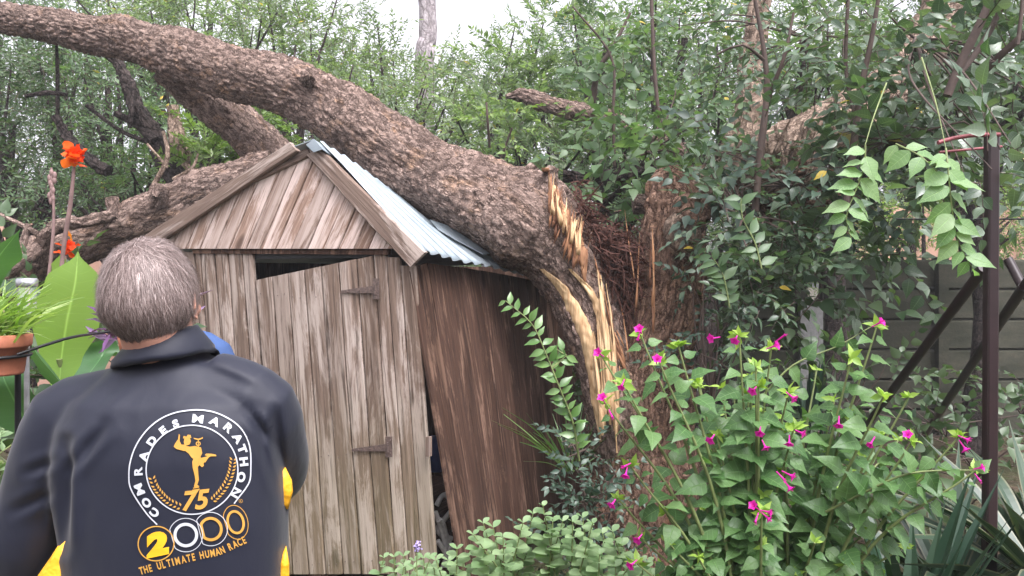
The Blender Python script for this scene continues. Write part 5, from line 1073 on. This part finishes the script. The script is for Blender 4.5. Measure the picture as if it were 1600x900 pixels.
# collar
mb_ = MB(); V = []; seg = 48
for (cx, cy, cz_py, rx, ry, tl) in ((250, 1.425, 562, .092, .088, .012), (250, 1.42, 546, .072, .070, .010), (250, 1.42, 528, .057, .058, .006), (250, 1.42, 520, .058, .060, .004), (250, 1.42, 527, .064, .066, .006), (249, 1.42, 550, .086, .086, .012), (249, 1.42, 555, .086, .086, .012)):
    q = P(cx, cz_py, 1.40)
    for k in range(seg):
        a = 2*math.pi*k/seg; front = max(0, math.sin(a)); V.append((q.x+rx*math.cos(a), cy+ry*math.sin(a), q.z-math.cos(a)*-.014-front*.03+.004*noise.noise(Vector((math.cos(a)*3, math.sin(a)*3, cz_py*.05)))))
n_ = 7; f = [(i*seg+k, i*seg+(k+1) % seg, ((i+1) % n_)*seg+(k+1) % seg, ((i+1) % n_)*seg+k) for i in range(n_) for k in range(seg)]; mb_.add(V, f); mb_.build('collar', M['nylon'], man)
# yellow side panels
def panel(poly, Y, th=.05):
    mb_ = MB(); c = np.mean(poly, 0); V = []
    for dy, sc_ in ((0, .82), (.012, 1), (th, 1), (th+.012, .8)):
        for (a, b) in poly: V.append(tuple(P(c[0]+(a-c[0])*sc_, c[1]+(b-c[1])*sc_, Y+dy)))
    n = len(poly); f = [(i*n+k, i*n+(k+1) % n, (i+1)*n+(k+1) % n, (i+1)*n+k) for i in range(3) for k in range(n)]+[tuple(range(n-1, -1, -1)), tuple(3*n+k for k in range(n))]
    mb_.add(V, f); return mb_.build('side_panel', M['yellow'], man)
panel([(430, 732), (446, 730), (456, 750), (458, 768), (450, 796), (436, 792)], 1.42); panel([(436, 880), (447, 852), (452, 880), (452, 930), (440, 960), (430, 940)], 1.40); panel([(48, 915), (78, 872), (104, 832), (114, 868), (126, 910), (150, 970), (50, 960)], 1.33)
# --- printed emblem on the back
jb = bvh_of(jacket); S3 = 3.2125
Zp = lambda x, y: (180+x/S3, 620+y/S3)
def proj(V2, off=.0022):
    out = []
    for (x, y) in V2:
        a, b = Zp(x, y); h = cast(jb, a, b, off); out.append(tuple(h if h is not None else P(a, b, 1.3)))
    return out
class Prn:
    def __init__(s): s.mb = MB()
    def strip(s, pts, wdt, mat, closed=False, off=.0022):
        n = len(pts); V = []
        for i in range(n):
            a = pts[(i-1) % n] if closed or i else pts[0]; b = pts[(i+1) % n] if closed or i < n-1 else pts[-1]; t_ = np.array(b)-np.array(a); t_ = t_/(np.linalg.norm(t_)+1e-9); nn = np.array([-t_[1], t_[0]])*wdt*.5
            V += [np.array(pts[i])-nn, np.array(pts[i])+nn]
        f = [(2*i, 2*i+1, 2*((i+1) % n)+1, 2*((i+1) % n)) for i in range(n if closed else n-1)]; s.mb.add(proj(V, off), f, mat)
    def poly(s, pts, mat, off=.0022):
        s.mb.add(proj(pts, off), [tuple(range(len(pts)))], mat)
    def text(s, ch, cx, cy, h, ang, mat, bold=.03, wid=1.0, shear=0, off=.0024):
        cu = bpy.data.curves.new('t', 'FONT'); cu.body = ch; cu.align_x = 'CENTER'; cu.align_y = 'CENTER'; cu.offset = bold; cu.resolution_u = 4; cu.shear = shear; ob = bpy.data.objects.new('t', cu); C.objects.link(ob); bpy.context.view_layer.update()
        me = bpy.data.meshes.new_from_object(ob.evaluated_get(bpy.context.evaluated_depsgraph_get())); v = np.array([(q.co.x, q.co.y) for q in me.vertices]); fs = [tuple(p.vertices) for p in me.polygons]
        bpy.data.objects.remove(ob); bpy.data.curves.remove(cu); bpy.data.meshes.remove(me)
        mn, mx = v.min(0), v.max(0); v = (v-(mn+mx)/2); v *= h/(mx[1]-mn[1]); v[:, 0] *= wid; c_, s_ = math.cos(ang), math.sin(ang)
        V2 = [(cx+x*c_+y*s_, cy+x*s_-y*c_) for x, y in v]; s.mb.add(proj(V2, off), fs, mat)
pr = Prn()
WH, GO, YE = 0, 1, 2
def ell(cx, cy, rx, ry, a0, a1, n=90, tilt=0): return [(cx+rx*math.cos(R(a))*math.cos(tilt)-ry*math.sin(R(a))*math.sin(tilt), cy+rx*math.cos(R(a))*math.sin(tilt)+ry*math.sin(R(a))*math.cos(tilt)) for a in np.linspace(a0, a1, n)]
tl = R(-14)
pr.strip(ell(386, 366, 228, 222, 0, 360, 120)[:-1], 6, WH, True)
cr = [(213, 640), (165, 590), (115, 520), (80, 455), (72, 400), (78, 330), (105, 250), (155, 175), (225, 115), (300, 82), (370, 70), (430, 68), (500, 80), (570, 112), (625, 155), (660, 210), (676, 270), (678, 350), (674, 415), (655, 455), (625, 495), (595, 535)]
c_, _ = catmull([Vector((a, b, 0)) for a, b in cr], [0]*len(cr), 8); pr.strip([(q.x, q.y) for q in c_], 6.5, WH)
for ch, x, y in (('C', 200, 580), ('O', 160, 530), ('M', 125, 463), ('R', 119, 372), ('A', 146, 298), ('D', 187, 222), ('E', 244, 170), ('S', 306, 136), ('M', 416, 112), ('A', 500, 125), ('R', 568, 158), ('A', 613, 208), ('T', 635, 262), ('H', 643, 325), ('O', 630, 402), ('N', 603, 480)):
    dx, dy = x-385, y-355; pr.text(ch, x, y, 42, math.atan2(dx, -dy), WH, .038 if ch in 'MNR' else .055, 1.4 if ch in 'M' else 1.2)
pr.text('75', 407, 517, 100, R(-6), GO, .03, 1.0, .3)
pr.strip([(388, 468), (425, 462)], 5, GO); pr.strip([(392, 457), (422, 452)], 5, GO)
for arc in ([(190, 412), (205, 450), (235, 490), (275, 525), (330, 552)], [(590, 318), (582, 370), (565, 420), (535, 470), (490, 520)]):
    c_, _ = catmull([Vector((a, b, 0)) for a, b in arc], [0]*5, 16); 
    for i, q in enumerate(c_):
        T2 = (c_[min(i+1, len(c_)-1)]-c_[max(i-1, 0)]).normalized(); nn = Vector((-T2.y, T2.x, 0)); 
        for sg in (-1, 1):
            a = q+nn*sg*3; b = q+nn*sg*19-T2*15; m_ = (a+b)/2+T2*2; k = (b-a).normalized(); k2 = Vector((-k.y, k.x, 0)); pr.poly([(a.x, a.y), (m_.x+k2.x*5, m_.y+k2.y*5), (b.x, b.y), (m_.x-k2.x*5, m_.y-k2.y*5)], GO)
for pl in ([(322, 186), (328, 192), (326, 222), (335, 240), (358, 240), (362, 262), (350, 272), (310, 262), (296, 250), (302, 236), (318, 212)],
           [(354, 246), (378, 250), (402, 246), (432, 254), (438, 282), (426, 306), (402, 318), (384, 304), (370, 284), (352, 270)],
           [(398, 300), (428, 300), (442, 322), (446, 345), (436, 352), (424, 342), (416, 350), (418, 385), (421, 415), (413, 440), (424, 448), (400, 454), (396, 448), (404, 420), (400, 392), (390, 355), (388, 325)],
           [(424, 308), (444, 322), (452, 330), (470, 304), (480, 298), (508, 298), (506, 290), (488, 286), (458, 284), (450, 292), (464, 298), (448, 322), (436, 350), (424, 342)],
           [(346, 226), (350, 208), (362, 202), (376, 206), (382, 222), (376, 238), (362, 244), (350, 240)], [(342, 208), (346, 196), (360, 200), (366, 190), (380, 192), (384, 206), (364, 210)],
           [(394, 206), (420, 210), (442, 202), (440, 210), (424, 216), (412, 216), (398, 212)]):
    pr.poly(pl, GO)
pr.strip(ell(418, 235, 10, 9, 0, 360, 16)[:-1], 5, GO, True); pr.strip([(418, 214), (420, 290)], 4, GO)
def clipc(pts, cx, cy, r_): return [p for p in pts if (p[0]-cx)**2+(p[1]-cy)**2 > r_*r_]
pr.strip(ell(208, 735, 90, 86, 0, 360, 60, tl)[:-1], 6, GO, True); pr.text('2', 208, 738, 122, R(-12), YE, .075, 1.35, .15)
def rings(cx, cy, rx, ry, prev, m1, m2, tk):
    p = clipc(ell(cx, cy, rx, ry, -240, 120, 110, tl), *prev); pr.strip(p, 3.5, m1)
    p = clipc(ell(cx, cy, rx*.64, ry*.64, -240, 120, 90, tl), *prev); pr.strip(p, tk, m2)
rings(356, 692, 84, 84, (208, 735, 94), WH, WH, 15); rings(480, 662, 82, 84, (356, 692, 90), WH, GO, 14); rings(603, 628, 60, 86, (480, 662, 86), GO, GO, 12)
bl = [(128, 893), (225, 866), (330, 838), (440, 812), (520, 795), (600, 760), (665, 730)]
txt = 'THE ULTIMATE HUMAN RACE'; c_, _ = catmull([Vector((a, b, 0)) for a, b in bl], [0]*len(bl), 2); N_ = len(c_)
wts = [.7 if ch in 'I' else .75 if ch == ' ' else 1.3 if ch == 'M' else 1 for ch in txt]; tot = sum(wts); acc = 0
for ch, wt in zip(txt, wts):
    t_ = (acc+wt/2)/tot; acc += wt
    if ch == ' ': continue
    j = int(t_*(N_-1)); T2 = (c_[min(j+4, N_-1)]-c_[max(j-4, 0)]).normalized(); pr.text(ch, c_[j].x+T2.y*20, c_[j].y-T2.x*20, 38, math.atan2(T2.y, T2.x), GO, .03, .62 if ch != 'I' else .8)
pr.strip(ell(628, 522, 9, 9, 0, 360, 18)[:-1], 1.5, GO, True); pr.text('R', 628, 522, 9, 0, GO, .01)
pr.mb.build('back_print', [M['pwhite'], M['pgold'], M['pyel']], jacket, False)

# --- second person, mostly hidden
Y2 = 2.25
S = dict(head=P(245, 448, 2.34), tilt=0, yaw=R(5), neck=P(258, 514, 2.28), chest=P(286, 615, 2.27), hip=Vector((P(288, 0, 2.27).x, 2.27, .88)),
         arms=[(P(234, 575, Y2), P(214, 700, Y2), P(228, 760, Y2+.22)), (P(332, 556, Y2), P(352, 700, Y2), P(320, 760, Y2+.22))])
p2, rot2, T2_ = person('person', 'second person in a blue shirt mostly hidden in front of the navy-jacketed man', S)
hairdo(p2, T2_, rot2, M['darkhair'], M['darkhair'], 4000, .04, seed=5)
secs = []
for (py, c, hw, hd) in ((830, 288, 64, .12), (700, 288, 64, .12), (620, 286, 68, .11), (575, 284, 70, .10), (550, 280, 62, .085), (530, 272, 46, .07), (514, 262, 34, .06)):
    q = P(c, py, Y2); secs.append((q.x, Y2+.02, q.z, W(hw, Y2), hd))
V, f = union([loft(secs, 40, 2.4)]+[tubep([P(a, b, Y) for a, b, Y in pt], [.05, .058, .054, .05, .042], 18, .03) for pt in ([(250, 552, Y2), (232, 572, Y2), (222, 630, Y2), (214, 700, Y2+.01), (225, 750, Y2+.2)], [(295, 540, Y2), (334, 558, Y2), (348, 630, Y2), (352, 700, Y2+.01), (325, 750, Y2+.2)])], .008, 4)
V = drape(V, .006, 9); mb_ = MB(); mb_.add(V, f); mb_.build('shirt', M['blue'], p2)
